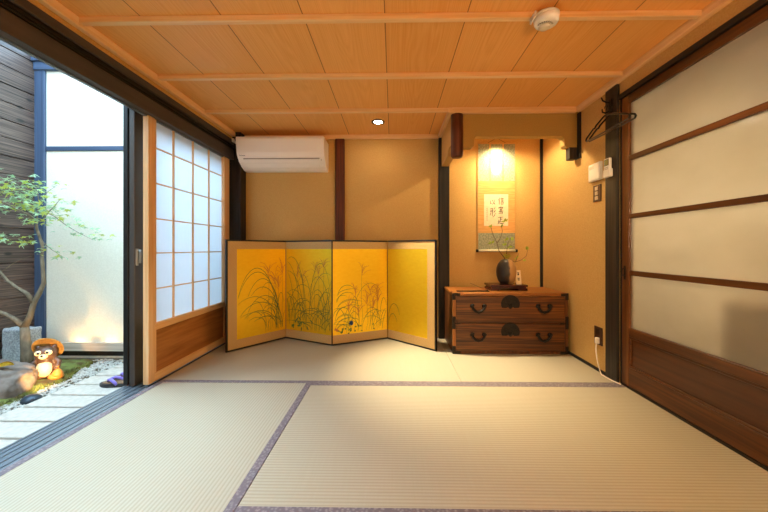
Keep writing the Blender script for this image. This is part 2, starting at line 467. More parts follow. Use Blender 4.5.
# ------------------------------------------------------------------ courtyard
GZ = -.3
CREAM = mat('cream_render', '#f0e8d4', .9, '#e6ddc8', (90, 90, 90), .2, .001)
BLUEPOST = wood('blue_grey_timber', '#4a5870', '#374459', 'z', .55, stretch=.02)
BLUEPOST_X = wood('blue_grey_timber_x', '#4a5870', '#374459', 'x', .55, stretch=.02)
struct('floor_courtyard', mat('courtyard_soil', '#6a5b45', .95, '#4d4232', (30, 30, 30), .5, .01), (-3.8, -1.56, -.8, 3.4, GZ-.1, GZ-.012))
struct('wall_courtyard_back', CREAM, (-3.75, -1.5, 3.25, 3.33, GZ-.05, 2.62))
struct('wall_courtyard_house', CREAM, (-1.6, -1.49, YR-.1, YB+.32, 1.76, 2.6), (-1.6, -1.49, 2.93, 3.25, GZ-.1, 1.76), (-1.6, -1.49, YR-.1, -.3, GZ-.1, 1.76), (-1.6, -1.575, -.3, 2.93, GZ-.1, -.06))
def cedar_boards(bm):
    z = GZ-.05; i = 0
    box(bm, -3.69, -3.64, -.8, 3.25, z, 2.9)
    while z < 2.95:
        h = .168
        box(bm, -3.65-.004*(i % 2), -3.62-.004*(i % 2), -.8, 3.25, z+.007, z+h, .003); z += h; i += 1
def cedar_mat():
    m = bpy.data.materials.new('charred_cedar'); t = NT(m)
    n1 = t.new('ShaderNodeTexNoise'); n1.inputs['Scale'].default_value = 1; n1.inputs['Detail'].default_value = 7; n1.inputs['Distortion'].default_value = .25
    t.link(t.coord((6, 1.6, 110)), n1.inputs['Vector'])
    vo = t.new('ShaderNodeTexVoronoi'); vo.inputs['Scale'].default_value = 1; t.link(t.coord((1, 4.5, 9)), vo.inputs['Vector'])
    kn = t.ramp(vo.outputs['Distance'], [(.09, (0, 0, 0, 1)), (.2, (1, 1, 1, 1))])
    c = t.ramp(n1.outputs[0], [(.34, lin('#1f1714')), (.5, lin('#4f3e36')), (.66, lin('#6f5c52'))])
    c = t.mix(kn, lin('#1d1814'), c)
    t.link(c, t.b.inputs['Base Color']); t.b.inputs['Roughness'].default_value = .45; t.b.inputs['Specular IOR Level'].default_value = .6
    t.bump(n1.outputs[0], .3, .003)
    return m
struct('wall_courtyard_left', cedar_mat(), fn=cedar_boards)
struct('wall_courtyard_front', CREAM, (-3.75, -1.6, -.9, -.8, GZ-.05, 2.6))
trim(BLUEPOST, (-3.625, -3.52, 3.225, 3.25, -.13, 2.66), bev=.004)
trim(BLUEPOST_X, (-3.62, -1.6, 3.21, 3.33, 2.60, 2.68), bev=.004)
trim(BLUEPOST_X, (-3.66, -1.6, 3.19, 3.36, 2.68, 2.74), bev=.004)
trim(BLUEPOST_X, (-3.52, -1.6, 3.235, 3.25, 1.79, 1.835), bev=.003)
trim(wood('weathered_rail', '#d9c6b2', '#b9a48f', 'x', .6), (-3.60, -1.61, 3.10, 3.125, -.195, -.113), bev=.003)
trim(DARKBEAM, (-3.6, -1.61, 3.135, 3.16, -.25, -.195))  # dark bar stands in for the shaded recess under the rail
# pavers
PAVER = mat('pale_paver', '#d8cdbf', .75, '#c8bcad', (25, 25, 25), .2, .002, contrast=(.35, .65))
proto = None
for i in range(12):
    y = 1.647 + (i-4)*.1835
    where = ['nearest', 'second nearest'][i] if i < 2 else None
    lab = 'long pale paving slab in the courtyard row beside the sill'
    b = bmesh.new(); box(b, -.475, .475, -.081, .081, -.05, 0, .004)
    if proto is None:
        proto = o = link('paving_slab', b, PAVER)
    else:
        b.free(); o = proto.copy(); COL.objects.link(o)
    o.location = (-2.085+random.uniform(-.006, .006), y+.0915, GZ+.012)
    names = {8: 'long pale paving slab the dark sandals stand on', 7: 'long pale paving slab just nearer than the sandals', 9: 'long pale paving slab just behind the sandals',
             5: 'long pale paving slab with the dark dome lamp at its end', 6: 'long pale paving slab one beyond the dome lamp', 4: 'long pale paving slab one nearer than the dome lamp', 10: 'long pale paving slab last but one before the cream wall', 11: 'long pale paving slab at the foot of the cream wall'}
    tag(o, names.get(i, lab), 'paving slab', 'pale paving slabs of the courtyard path' )
# gravel
def gravel(bm):
    rnd = random.Random(3)
    for i in range(2600):
        x = rnd.uniform(-2.98, -2.565)
        y = rnd.uniform(1.6, 3.2)
        s = rnd.uniform(.006, .013)
        M = Matrix.Translation((x, y, GZ-.012+s*.4)) @ Matrix.Rotation(rnd.uniform(0, 6), 4, 'Z') @ Matrix.Diagonal((s*1.2, s*.9, s*.7, 1))
        bmesh.ops.create_icosphere(bm, subdivisions=1, radius=1, matrix=M)
tag(part('gravel', gravel, mat('white_gravel', '#d9d5cc', .8, '#b0a99c', (60, 60, 60))), 'strip of small white gravel between moss and paving slabs', 'gravel', kind='stuff')
# moss bed
def moss(bm):
    rnd = random.Random(5)
    nx, ny = 44, 50; x0, x1, y0, y1 = -3.61, -2.62, 2.15, 3.13
    def edge(y): return -2.715 - .18*max(0, (y-2.65))/.5 + .02*math.sin(y*17)
    V = {}
    for i in range(nx+1):
        for j in range(ny+1):
            y = y0 + (y1-y0)*j/ny; xe = min(edge(y), -2.42); x = x0 + (xe-x0)*i/nx
            f = min(1, (xe-x)/.12) * min(1, (y-y0)/.1)
            V[i, j] = bm.verts.new((x, y, GZ-.014 + .035*f + .016*f*noise.noise((x*14, y*14, 0)) + .008*f*noise.noise((x*50, y*50, 3))))
    for i in range(nx):
        for j in range(ny):
            f = bm.faces.new((V[i, j], V[i+1, j], V[i+1, j+1], V[i, j+1])); f.smooth = True
    for q in range(5200):
        y = rnd.uniform(y0+.03, y1); xe = min(edge(y), -2.42); x = xe - abs(rnd.gauss(0, .33)) - .005
        if x < x0: continue
        z = GZ + .002 + .018*noise.noise((x*14, y*14, 0)); h = rnd.uniform(.008, .024); a = rnd.uniform(0, 6.3); w = .004
        dx, dy = math.cos(a)*w, math.sin(a)*w; lx, ly = rnd.uniform(-.012, .012), rnd.uniform(-.012, .012)
        p = [bm.verts.new((x-dx, y-dy, z)), bm.verts.new((x+dx, y+dy, z)), bm.verts.new((x+lx, y+ly, z+h))]
        bm.faces.new(p)
tag(part('moss', moss, mat('moss_green', '#7a8440', .95, '#5c4c26', (11, 11, 11), .5, .01, contrast=(.4, .62)), recalc=False), 'bed of green and brownish moss around the garden figure', 'moss', kind='stuff')
# boulder and granite block
def rock(bm, sx, sy, sz, seed, rough=.16):
    vs = ball(bm, (0, 0, 0), 1, 5)
    for v in vs:
        d = v.co.normalized()
        q = Vector((abs(d.x)**.75*math.copysign(1, d.x), abs(d.y)**.75*math.copysign(1, d.y), abs(d.z)**.7*math.copysign(1, d.z)))
        n = noise.fractal(d*1.4 + Vector((seed, 0, 0)), .9, 2.2, 5)
        n2 = noise.noise(d*14 + Vector((seed, 4, 0)))
        v.co = Vector((q.x*sx, q.y*sy, q.z*sz)) * (1 + rough*n + .012*n2)
b = bmesh.new(); rock(b, .29, .24, .155, 2.2)
o = link('boulder', b, mat('brown_boulder', '#8d7f74', .85, '#5f544c', (14, 14, 14), .6, .008, noise_detail=8), loc=(-3.10, 2.40, GZ+.075)); o.rotation_euler = (0, .1, .15)
tag(o, 'rounded rough brown boulder in front of the granite block, a yellow leaf on top', 'boulder')
b = bmesh.new(); vs = box(b, -.13, .13, -.06, .06, 0, .37, .02, 2)
bmesh.ops.subdivide_edges(b, edges=b.edges, cuts=6, use_grid_fill=True)
for v in b.verts: v.co += Vector((noise.noise(v.co*22), noise.noise(v.co*22+Vector((9, 0, 0))), noise.noise(v.co*22+Vector((0, 9, 0)))))*.009
o = link('granite_block', b, mat('grey_granite', '#c4c6c6', .85, '#83878a', (70, 70, 70), .6, .006, noise_detail=8), loc=(-3.475, 2.99, GZ-.01))
tag(o, 'rough squared pale grey granite block against the charred plank wall', 'granite block')
def yleaf(bm):
    n = 10
    rows = []
    for i in range(n+1):
        u = i/n; w = .032*math.sin(PI*min(1, u*1.02))**.7 + .0005
        rows.append([bm.verts.new((u*.13-.065, s*w, .012*math.sin(PI*u)+.010*abs(s)*abs(s))) for s in (-1, -.5, 0, .5, 1)])
    for a, c in zip(rows, rows[1:]):
        for q in range(4):
            f = bm.faces.new((a[q], a[q+1], c[q+1], c[q])); f.smooth = True
    r = bmesh.ops.solidify(bm, geom=list(bm.faces), thickness=.004)
o = part('fallen_leaf', yleaf, mat('yellow_leaf', '#d9b326', .6, '#c2951d', (40, 40, 40)))
bo = bpy.data.objects['boulder']; Mb = Matrix.Translation(bo.location) @ bo.rotation_euler.to_matrix().to_4x4()
zt = max((Mb @ v.co).z for v in bo.data.vertices if ((Mb @ v.co).xy - Vector((-2.93, 2.40))).length < .05)
o.location = (-2.93, 2.40, zt+.006); o.rotation_euler = (.35, -.12, .25)
tag(o, 'curled yellow fallen leaf lying on top of the brown boulder', 'leaf')

# garden figure of a raccoon dog in a straw hat
tn = thing('garden_figure', 'glazed raccoon dog garden figure in a straw hat standing on the moss', 'garden figure', (-2.905, 2.68, GZ+.012), (0, 0, .5))
FUR = mat('brown_glaze', '#6a4c38', .35, '#46301f', (40, 40, 40)); BELLY = mat('cream_glaze', '#e6d2ac', .4); STRAW = mat('straw_glaze', '#d9a450', .55, '#b98340', (60, 60, 60)); POT = mat('ochre_glaze', '#c4853c', .4)
def tb(bm):
    # trunk, head, ears, arms and feet as one continuous body skinned from a chain of blended ellipsoids
    ball(bm, (0, 0, .085), (.075, .068, .085)); ball(bm, (0, -.004, .150), (.058, .053, .05)); ball(bm, (0, -.008, .215), (.074, .062, .060))
    for s in (-1, 1):
        ball(bm, (s*.045, -.03, .018), (.03, .042, .019)); ball(bm, (s*.052, 0, .262), (.016, .012, .02))
    tube(bm, [(-.05, -.01, .165), (-.082, -.03, .13), (-.075, -.06, .105), (-.05, -.075, .10)], [.02, .021, .018, .016], 10)
    tube(bm, [(.05, -.01, .165), (.085, -.025, .135), (.085, -.055, .10), (.078, -.07, .085)], [.02, .021, .018, .016], 10)
    ball(bm, (0, .075, .05), (.028, .05, .03))
o = part('body', tb, FUR, tn)
rm = o.modifiers.new('blend', 'REMESH'); rm.mode = 'VOXEL'; rm.voxel_size = .006; rm.use_smooth_shade = True
sm = o.modifiers.new('smooth', 'SMOOTH'); sm.iterations = 6
part('belly', lambda bm: ball(bm, (0, -.028, .09), (.056, .05, .072)), BELLY, tn)
part('muzzle', lambda bm: (ball(bm, (0, -.062, .200), (.030, .024, .022)), ball(bm, (-.030, -.056, .228), (.026, .014, .022)), ball(bm, (.030, -.056, .228), (.026, .014, .022))), BELLY, tn)
part('nose', lambda bm: ball(bm, (0, -.087, .208), .008, 2), BLACK, tn)
for s in (-1, 1): part('eye', lambda bm: ball(bm, (s*.027, -.069, .229), .010, 2), BLACK, tn)
def hat(bm):
    lathe(bm, [(.118, -.012), (.122, -.008), (.118, -.004), (.07, .016), (.03, .034), (.0, .038)], 32)
    lathe(bm, [(.0, .028), (.03, .025), (.07, .008), (.118, -.012)], 32)
    xform(bm, Matrix.Translation((0, .034, .248)) @ Matrix.Scale(.86, 4) @ Matrix.Rotation(-1.15, 4, 'X') @ Matrix.Rotation(.12, 4, 'Y'))
part('straw_hat', hat, STRAW, tn)
part('sake_flask', lambda bm: lathe(bm, [(.018, 0), (.034, .008), (.036, .03), (.022, .055), (.010, .068), (.010, .085), (.014, .09), (0, .09)], 20, (.088, -.062, .02)), POT, tn)
part('ledger_book', lambda bm: box(bm, -.072, -.03, -.096, -.086, .075, .125, .002), BELLY, tn)
part('plinth', lambda bm: ball(bm, (.075, -.05, .022), (.05, .045, .03)), POT, tn)

# dark garden lamp
gl = thing('garden_lamp', 'small dark dome garden lamp at the end of a paving slab', 'garden lamp', (-2.615, 2.31, GZ-.012))
part('hood', lambda bm: lathe(bm, [(.055, .012), (.056, .02), (.050, .036), (.034, .05), (0, .056)], 28), mat('lamp_slate', '#3c4650', .35, metal=.3), gl)
part('base_ring', lambda bm: lathe(bm, [(.046, 0), (.048, .004), (.046, .012), (0, .012)], 24), BLACK, gl)

# sandals
PURPLE = mat('purple_strap', '#8f7bd6', .5); SOLE = mat('black_sole', '#26262a', .45)
for i, (dx, y, lab) in enumerate(((0, 2.552, 'dark sandal with purple straps, the nearer of the pair on the slab'), (.0, 2.672, 'dark sandal with purple straps, the farther of the pair near the wall'))):
    s = thing('sandal', lab, 'sandal', (-2.195+dx, y, GZ+.012), (0, 0, .06*(1-2*i)), 'sandals on the paving slab')
    def sole(bm):
        pts = []
        for q in range(28):
            a = 2*PI*q/28; x = math.cos(a)*.128; w = .046 - .006*math.cos(a*1)*0 + (.006 if math.cos(a) < 0 else -.002)
            pts.append((math.copysign(abs(math.cos(a))**.8, math.cos(a))*.128, math.sin(a)*w))
        prism(bm, pts, 'z', 0, .026)
        bmesh.ops.bevel(bm, geom=[e for e in bm.edges if abs(e.verts[0].co.z-e.verts[1].co.z) < 1e-6], offset=.004, segments=2, affect='EDGES')
    part('sole', sole, SOLE, s)
    part('insole', lambda bm: prism(bm, [(math.cos(2*PI*q/24)*.112, math.sin(2*PI*q/24)*.038) for q in range(24)], 'z', .026, .029), mat('tan_insole', '#8a6a4c', .7), s)
    for t0, t1 in ((1, -1), (-1, 1)):
        part('strap', lambda bm: tube(bm, [(.03, t0*.044, .02), (.005, t0*.040, .042), (-.03, t0*.024, .056), (-.062, t0*.006, .046), (-.072, 0, .03)], [.010, .012, .012, .010, .006], 8), PURPLE, s)

# maple
BARK = mat('maple_bark', '#8b7a62', .8, '#5f5443', (40, 40, 14), .4, .004)
mp = thing('maple_tree', 'slender young maple tree rising behind the boulder, pale green leaves', 'tree', (-3.21, 2.80, GZ-.02))
def P(u, v, dy=0):   # spot in the tree's own plane (m), from its sketch grid
    return Vector(((u-393)*.00877+3.21, dy, .8+(248.5-v)*.00877-GZ+.02))
def trunk(bm):
    tube(bm, [P(27, 376), P(27, 352), P(25.5, 340), P(24.5, 327)], [.045, .040, .034, .03], 10)
    tube(bm, [P(24.5, 327), P(30, 316), P(34, 303), P(40, 292), P(44, 283), P(43, 268), P(42, 256), P(41.5, 246, .01), (P(37, 236, .02)), P(33, 228, .03), P(31.5, 221, .04), P(26, 215, .03), P(13, 207, .0), P(0, 199, -.04), P(-7, 194, -.05)], [.028, .022, .02, .018, .016, .014, .013, .012, .011, .010, .0095, .009, .008, .007, .005], 9)
    tube(bm, [P(24.5, 327), P(16, 318, -.02), P(8, 313, -.03), P(0, 309, -.05), P(-6, 305, -.06)], [.024, .018, .016, .014, .01], 8)
    tube(bm, [P(34, 303), P(31, 293, -.03), P(22, 287, -.04), P(14, 280, -.05), P(7, 272, -.05), P(0, 263, -.06), P(-6, 254, -.06)], [.02, .015, .012, .011, .010, .008, .006], 8)
def twigs(bm):
    T = lambda pts, r: tube(bm, pts, r, 6)
    T([P(32, 222, .04), P(40, 219, .03), P(48, 213, 0), P(58, 206, -.02), P(64, 200, -.03)], [.006, .005, .004, .003, .002])
    T([P(32, 222, .04), P(30, 212, .06), P(29, 200, .08), P(27, 188, .08), P(20, 178, .06)], [.006, .005, .004, .003, .002])
    T([P(48, 213, 0), P(60, 217, -.04), P(74, 226, -.06), P(88, 233, -.08), P(103, 240, -.09)], [.004, .0035, .003, .002, .001])
    T([P(37, 236, .02), P(44, 243, 0), P(55, 250, -.02), P(66, 256, -.03)], [.004, .003, .002, .001])
    T([P(7, 272, -.05), P(5, 258, -.08), P(0, 246, -.1), P(16, 241, -.12), P(26, 243, -.12)], [.004, .003, .003, .002, .001])
    T([P(13, 207), P(12, 196, .05), P(8, 186, .06), P(0, 180, .06)], [.005, .004, .003, .002])
    T([P(29, 200, .08), P(40, 190, .07), P(50, 184, .06)], [.003, .002, .001])
    T([P(7, 272, -.05), P(12, 264, 0), P(20, 258, .03), P(28, 256, .04)], [.003, .002, .002, .001])
part('trunk', trunk, BARK, mp); part('branch', twigs, BARK, mp)
def maple_leaf(bm, c, R, s, mi):
    tips = []
    for a, l in ((-128, .55), (-62, .9), (0, 1.1), (62, .9), (128, .55)):
        tips.append((math.radians(a), l))
    pts = [(-.05, -.06)]
    outline = []
    for i, (a, l) in enumerate(tips):
        for da, f in ((-22, .42), (0, 1), (22, .42)):
            ang = a + math.radians(da); outline.append((math.cos(ang)*l*f, math.sin(ang)*l*f))
    ctr = bm.verts.new(c)
    vs = []
    for x, y in outline:
        vs.append(bm.verts.new(c + R @ Vector((x*s, y*s, -.18*s*(x*x+y*y)))))
    for a, b2 in zip(vs, vs[1:]):
        f = bm.faces.new((ctr, a, b2)); f.material_index = mi
def foliage(bm):
    rnd = random.Random(11)
    # (u, v, ru, rv, n) clumps in the sketch grid
    for u, v, ru, rv, n in ((2, 190, 14, 9, 26), (20, 183, 14, 7, 22), (36, 190, 14, 8, 28), (14, 205, 16, 8, 26), (38, 205, 14, 10, 34), (52, 212, 10, 7, 18), (60, 204, 8, 6, 8), (66, 220, 10, 6, 13), (78, 227, 8, 4, 11), (90, 234, 8, 3, 9), (98, 238, 6, 2, 4),
                            (8, 236, 12, 5, 14), (18, 242, 9, 3.5, 13), (36, 221, 9, 6, 12), (44, 246, 5, 2.5, 4), (56, 251, 7, 3, 6), (67, 257, 5, 2, 3), (48, 182, 6, 4, 6), (2, 208, 8, 9, 12), (28, 199, 10, 7, 12)):
        for q in range(int(n*1.7)):
            c = P(max(-9, u + rnd.gauss(0, ru*.55)), v + rnd.gauss(0, rv*.5), rnd.gauss(-.02, .09))
            R = Matrix.Rotation(rnd.uniform(0, 6.28), 3, 'Z') @ Matrix.Rotation(rnd.gauss(.3, .35), 3, 'X') @ Matrix.Rotation(rnd.gauss(0, .35), 3, 'Y')
            maple_leaf(bm, c, R, rnd.uniform(.026, .046), rnd.choice((0, 0, 1)))
def leaf_mat(name, a, b2):
    m = mat(name, a, .45, b2, (30, 30, 30)); t = NT(m)
    tr = t.new('ShaderNodeBsdfTranslucent'); tr.inputs[0].default_value = lin(a)
    mx = t.new('ShaderNodeMixShader'); mx.inputs[0].default_value = .35
    t.link(t.b.outputs[0], mx.inputs[1]); t.link(tr.outputs[0], mx.inputs[2]); t.link(mx.outputs[0], t.n['Material Output'].inputs[0])
    return m
part('foliage', foliage, [leaf_mat('maple_leaf_green', '#b4cfa4', '#86b083'), leaf_mat('maple_leaf_yellow', '#c6cf62', '#a6b748')], mp, recalc=False)

# ------------------------------------------------------------------ folding screen
def gold_mat():
    m = bpy.data.materials.new('gold_leaf'); t = NT(m)
    nz = t.new('ShaderNodeTexNoise'); nz.inputs['Scale'].default_value = 1; nz.inputs['Detail'].default_value = 4
    t.link(t.coord((25, 25, 60)), nz.inputs['Vector'])
    t.link(t.ramp(nz.outputs[0], [(.3, lin('#fbd02a')), (.7, lin('#f6c722'))]), t.b.inputs['Base Color'])
    t.b.inputs['Metallic'].default_value = .75; t.b.inputs['Roughness'].default_value = .4
    t.bump(nz.outputs[0], .03, .001)
    return m
GOLD = gold_mat()
def brocade():
    m = bpy.data.materials.new('brocade_border'); t = NT(m)
    v = t.coord((1, 1, 1))
    wv = t.new('ShaderNodeTexWave', wave_type='BANDS', bands_direction='DIAGONAL'); wv.inputs['Scale'].default_value = 55; wv.inputs['Distortion'].default_value = .6
    t.link(v, wv.inputs['Vector'])
    t.link(t.ramp(wv.outputs[0], [(.2, lin('#b08a50')), (.8, lin('#d2ad6e'))]), t.b.inputs['Base Color'])
    t.b.inputs['Roughness'].default_value = .55
    return m
BROC = brocade(); LACQ = mat('black_lacquer', '#0e0b0a', .3); FOLD = mat('brown_lacquer', '#4d2c12', .4)
INK_G = mat('painted_dark_green', '#4f6a26', .7); INK_L = mat('painted_olive', '#7c7a2a', .7); INK_O = mat('painted_rust', '#c47a33', .7); INK_B = mat('painted_blue', '#27466b', .7); INK_K = mat('painted_leaf_green', '#5b7d2c', .7)
CORN = [(-1.278, 2.468), (-.956, 2.885), (-.50, 2.66), (-.049, 2.882), (.334, 2.528)]
SH = .868
scr = thing('folding_screen', 'low four-panel golden folding screen painted with autumn grasses', 'folding screen', (-.50, 2.66, .0015))
def ribbon(bm, pts, w, mi, y):
    """a painted stroke lying y in front of the panel; pts are (s, z)"""
    n = len(pts); L = []
    for i, p in enumerate(pts):
        a = pts[max(i-1, 0)]; b2 = pts[min(i+1, n-1)]
        dx, dz = b2[0]-a[0], b2[1]-a[1]; q = math.hypot(dx, dz) or 1
        ww = w*(.35+.65*math.sin(PI*min(1, (i+.8)/(n+.2))))/2
        L.append((bm.verts.new((p[0]-dz/q*ww, y, p[1]+dx/q*ww)), bm.verts.new((p[0]+dz/q*ww, y, p[1]-dx/q*ww))))
    for a, b2 in zip(L, L[1:]):
        f = bm.faces.new((a[0], b2[0], b2[1], a[1])); f.material_index = mi
def blade(bm, x, z, dx, h, droop, w, mi, y, lo, hi, top):
    """a grass blade: rises from (x,z), peaks h higher and bends over dx sideways"""
    pts = []; q = 2.0 + min(.75, droop*3)
    for i in range(17):
        t = i/16*q
        px = x + dx*(1-math.cos(t))/(1-math.cos(q)); pz = z + h*math.sin(t)
        if not (lo < px < hi) or pz > top or pz < .085: break
        pts.append((px, pz))
    if len(pts) > 3: ribbon(bm, pts, w*.85, mi, y)
for i in range(4):
    a, b2 = Vector((*CORN[i], 0)), Vector((*CORN[i+1], 0))
    d = b2-a; Lw = d.length; ang = math.atan2(d.y, d.x)
    pn = bpy.data.objects.new('panel', None); COL.objects.link(pn); pn.parent = scr
    pn.location = a - Vector((-.50, 2.66, 0)); pn.rotation_euler = (0, 0, ang)
    lo = .0125 if i == 0 else .002; hi = Lw-.0125 if i == 3 else Lw-.002
    bl = .085 if i == 0 else .004; br = Lw-.085 if i == 3 else Lw-.004
    part('backing', lambda bm: box(bm, lo, hi, .0035, .014, .012, SH-.012), FOLD, pn)
    part('gold_ground', lambda bm: box(bm, bl, br, .0015, .0035, .082, SH-.074), GOLD, pn)
    def border(bm):
        box(bm, lo, hi, .001, .0035, .012, .082)
        if i in (0, 3): box(bm, lo, hi, .001, .0035, SH-.074, SH-.012)
        if i == 0: box(bm, lo, bl, .001, .0035, .082, SH-.074)
        if i == 3: box(bm, br, hi, .001, .0035, .082, SH-.074)
    part('brocade_border', border, BROC, pn)
    if i in (1, 2): part('brocade_border', lambda bm: box(bm, lo, hi, .001, .0035, SH-.074, SH-.012), BROC, pn)
    def frame(bm):
        e0 = 0 if i == 0 else .001; e1 = Lw if i == 3 else Lw-.001
        box(bm, e0, e1, -.002, .015, 0, .012, .001)
        if i in (0, 3): box(bm, e0, e1, -.002, .015, SH-.012, SH, .001)
        if i == 0: box(bm, 0, .0125, -.002, .015, .012, SH-.012)
        if i == 3: box(bm, Lw-.0125, Lw, -.002, .015, .012, SH-.012)
    part('lacquer_frame', frame, LACQ, pn)
    if i in (1, 2): part('lacquer_frame', lambda bm: box(bm, .001, Lw-.001, -.002, .015, SH-.012, SH, .001), LACQ, pn)
    if i in (1, 2):
        part('hinge_edge', lambda bm: box(bm, Lw-.006 if i == 1 else .0, Lw if i == 1 else .006, -.002, .0012, .012, SH-.012), FOLD, pn)
    def paint(bm):
        rnd = random.Random(40+i); y = .0009; top = SH-.08
        yy = [y]
        def B(*q):
            yy[0] -= .000012
            blade(bm, *q, yy[0], bl+.004, br-.004, top)
        def plume(x, z0, z, n, s, mi=2):
            yy[0] -= .000012
            ribbon(bm, [(x+rnd.uniform(-.012, .012)*(1-t), z0+(z-z0)*t) for t in (0, .25, .5, .75, 1)], .0022, 1, yy[0])
            for q in range(n):
                aa = rnd.uniform(-1.0, 1.0); l = s*rnd.uniform(.6, 1.1); yy[0] -= .000012
                zz = z + rnd.uniform(-.06, .02)
                ribbon(bm, [(x, zz), (x+math.sin(aa)*l*.5, zz+math.cos(aa)*l*.7), (x+math.sin(aa)*l*1.05, zz+math.cos(aa)*l*.92)], .0028, mi, yy[0])
        if i == 0:
            for dx, h, dr in ((-.38, .46, .24), (-.39, .27, .16), (-.30, .44, .13), (-.36, .50, .24), (-.26, .34, .07), (-.36, .22, .18), (-.33, .30, .22), (-.30, .17, .12), (-.36, .15, .18), (-.20, .22, .12), (-.26, .11, .10), (-.17, .12, .06), (-.12, .25, .05), (-.16, .36, .04), (-.10, .17, .05)):
                B(.475+rnd.uniform(-.06, .03), .10+rnd.uniform(0, .05), dx, h, dr, .0050, rnd.choice((0, 0, 1)))
            for q in range(12): B(rnd.uniform(.32, .51), .09+rnd.uniform(0, .05), rnd.uniform(-.22, .12), rnd.uniform(.1, .32), rnd.uniform(.03, .12), .0036, rnd.choice((0, 1)))
            for x, z in ((.36, .60), (.42, .55), (.455, .50), (.49, .62)): plume(x, .1, z, 10, .10)
        if i == 1:
            for q in range(52): B(rnd.uniform(.02, .50), .09+rnd.uniform(0, .12), rnd.choice((-1, 1))*rnd.uniform(.10, .36), rnd.uniform(.08, .66)*rnd.uniform(.45, 1), rnd.uniform(.04, .2), .0044, rnd.choice((0, 0, 0, 1)))
            for x, z in ((.14, .60), (.20, .56), (.33, .63), (.37, .58), (.42, .64)): plume(x, .1, z, 9, .09)
            for q in range(16):
                yy[0] -= .000012; x, z = rnd.gauss(.17, .05), rnd.gauss(.15, .03); aa = rnd.uniform(0, 6.3)
                if z > .09: ribbon(bm, [(x, z), (x+.016*math.cos(aa), z+.016*math.sin(aa)), (x+.034*math.cos(aa), z+.034*math.sin(aa))], .011, 4, yy[0])
        if i == 2:
            for q in range(14): B(rnd.uniform(.005, .06), .10+rnd.uniform(0, .36), rnd.uniform(.08, .22), rnd.uniform(.03, .14), rnd.uniform(.04, .16), .0044, rnd.choice((0, 1)))
            for q in range(22): B(rnd.uniform(.06, .46), .09+rnd.uniform(0, .05), rnd.choice((-1, 1))*rnd.uniform(.06, .24), rnd.uniform(.06, .26), rnd.uniform(.03, .12), .0040, rnd.choice((0, 0, 1)))
            B(.17, .12, .28, .38, .10, .0034, 1)
            for x, z in ((.26, .62), (.20, .43), (.335, .43), (.31, .36), (.40, .44), (.41, .38), (.14, .32), (.23, .28), (.36, .33)): plume(x, .1, z, 10, .09)
            for q in range(8):
                aa = q*.785; yy[0] -= .000012
                ribbon(bm, [(.165, .17), (.165+.012*math.cos(aa), .17+.012*math.sin(aa)), (.165+.02*math.cos(aa), .17+.02*math.sin(aa))], .012, 3, yy[0])
            for x, z in ((.03, .13), (.045, .12)):
                for q in range(5):
                    aa = q*1.257; yy[0] -= .000012
                    ribbon(bm, [(x, z), (x+.008*math.cos(aa), z+.008*math.sin(aa)), (x+.012*math.cos(aa), z+.012*math.sin(aa))], .009, 2, yy[0])
            for q in range(22):
                yy[0] -= .000012; x, z = rnd.uniform(.06, .38), rnd.gauss(.115, .015); aa = rnd.uniform(0, 6.3)
                if z > .09: ribbon(bm, [(x, z), (x+.008*math.cos(aa), z+.008*math.sin(aa)), (x+.016*math.cos(aa), z+.016*math.sin(aa))], .010, rnd.choice((4, 0)), yy[0])
        if i == 3:
            for z, dx, h in ((.17, .13, .15), (.12, .10, .11)): B(.012, z, dx, h, .3, .0042, 0)
    part('painting', paint, [INK_G, INK_L, INK_O, INK_B, INK_K], pn, recalc=False)

# ------------------------------------------------------------------ drawer chest
TOP = wood('chest_top_wood', '#a56a2e', '#7a4518', 'x', .4, ring=40)
CHEST = wood('chest_front_wood', '#784619', '#281305', 'x', .42, ring=120, stretch=.022, mid='#4e2a0e')
CHEST_S = wood('chest_side_wood', '#6f3f1a', '#43220c', 'z', .45)
CHEST_L = wood('chest_pale_stile', '#a8682c', '#87501f', 'z', .45)
cx0, cx1, cy0, cy1, cz = .453, 1.322, 2.472, 2.878, .4626
ch = thing('drawer_chest', 'low dark wooden chest of two long drawers with black iron fittings in the alcove', 'chest of drawers', ((cx0+cx1)/2, (cy0+cy1)/2, .0015))
pbox('carcass', CHEST_S, ch, cx0+.004, cx1-.004, cy0+.012, cy1, .0015, cz-.02, bev=.002)
pbox('top_board', TOP, ch, cx0, cx1, cy0, cy1, cz-.022, cz, bev=.003)
pbox('stile', CHEST_L, ch, cx0+.001, cx0+.024, cy0+.001, cy0+.014, .0015, cz-.022, bev=.001)
pbox('stile', CHEST_S, ch, cx1-.024, cx1-.001, cy0+.001, cy0+.014, .0015, cz-.022, bev=.001)
pbox('bottom_rail', CHEST_S, ch, cx0+.024, cx1-.024, cy0+.002, cy0+.014, .0015, .022, bev=.001)
Lc = ch.location
def iron_plate(bm):   # rounded lock plate, notched below
    pts = []
    for q in range(33):
        a = -.42 + (PI+.84)*q/32; pts.append((math.cos(a)*.070, math.sin(a)*.068))
    pts += [(-.03, -.030), (-.017, -.021), (-.008, -.034), (0, -.038), (.008, -.034), (.017, -.021), (.03, -.030)]
    prism(bm, pts, 'y', -.004, 0)
    lathe_c = (0, -.004, -.012)
    b3 = bmesh.new(); lathe(b3, [(.014, 0), (.014, .003), (.009, .006), (0, .007)], 20); xform(b3, Matrix.Translation(lathe_c) @ Matrix.Rotation(PI/2, 4, 'X'))
    me = bpy.data.meshes.new('tmp'); b3.to_mesh(me); b3.free(); bm.from_mesh(me); bpy.data.meshes.remove(me)
    for s in (-1, 1): ball(bm, (s*.035, -.004, .018), .004, 2)
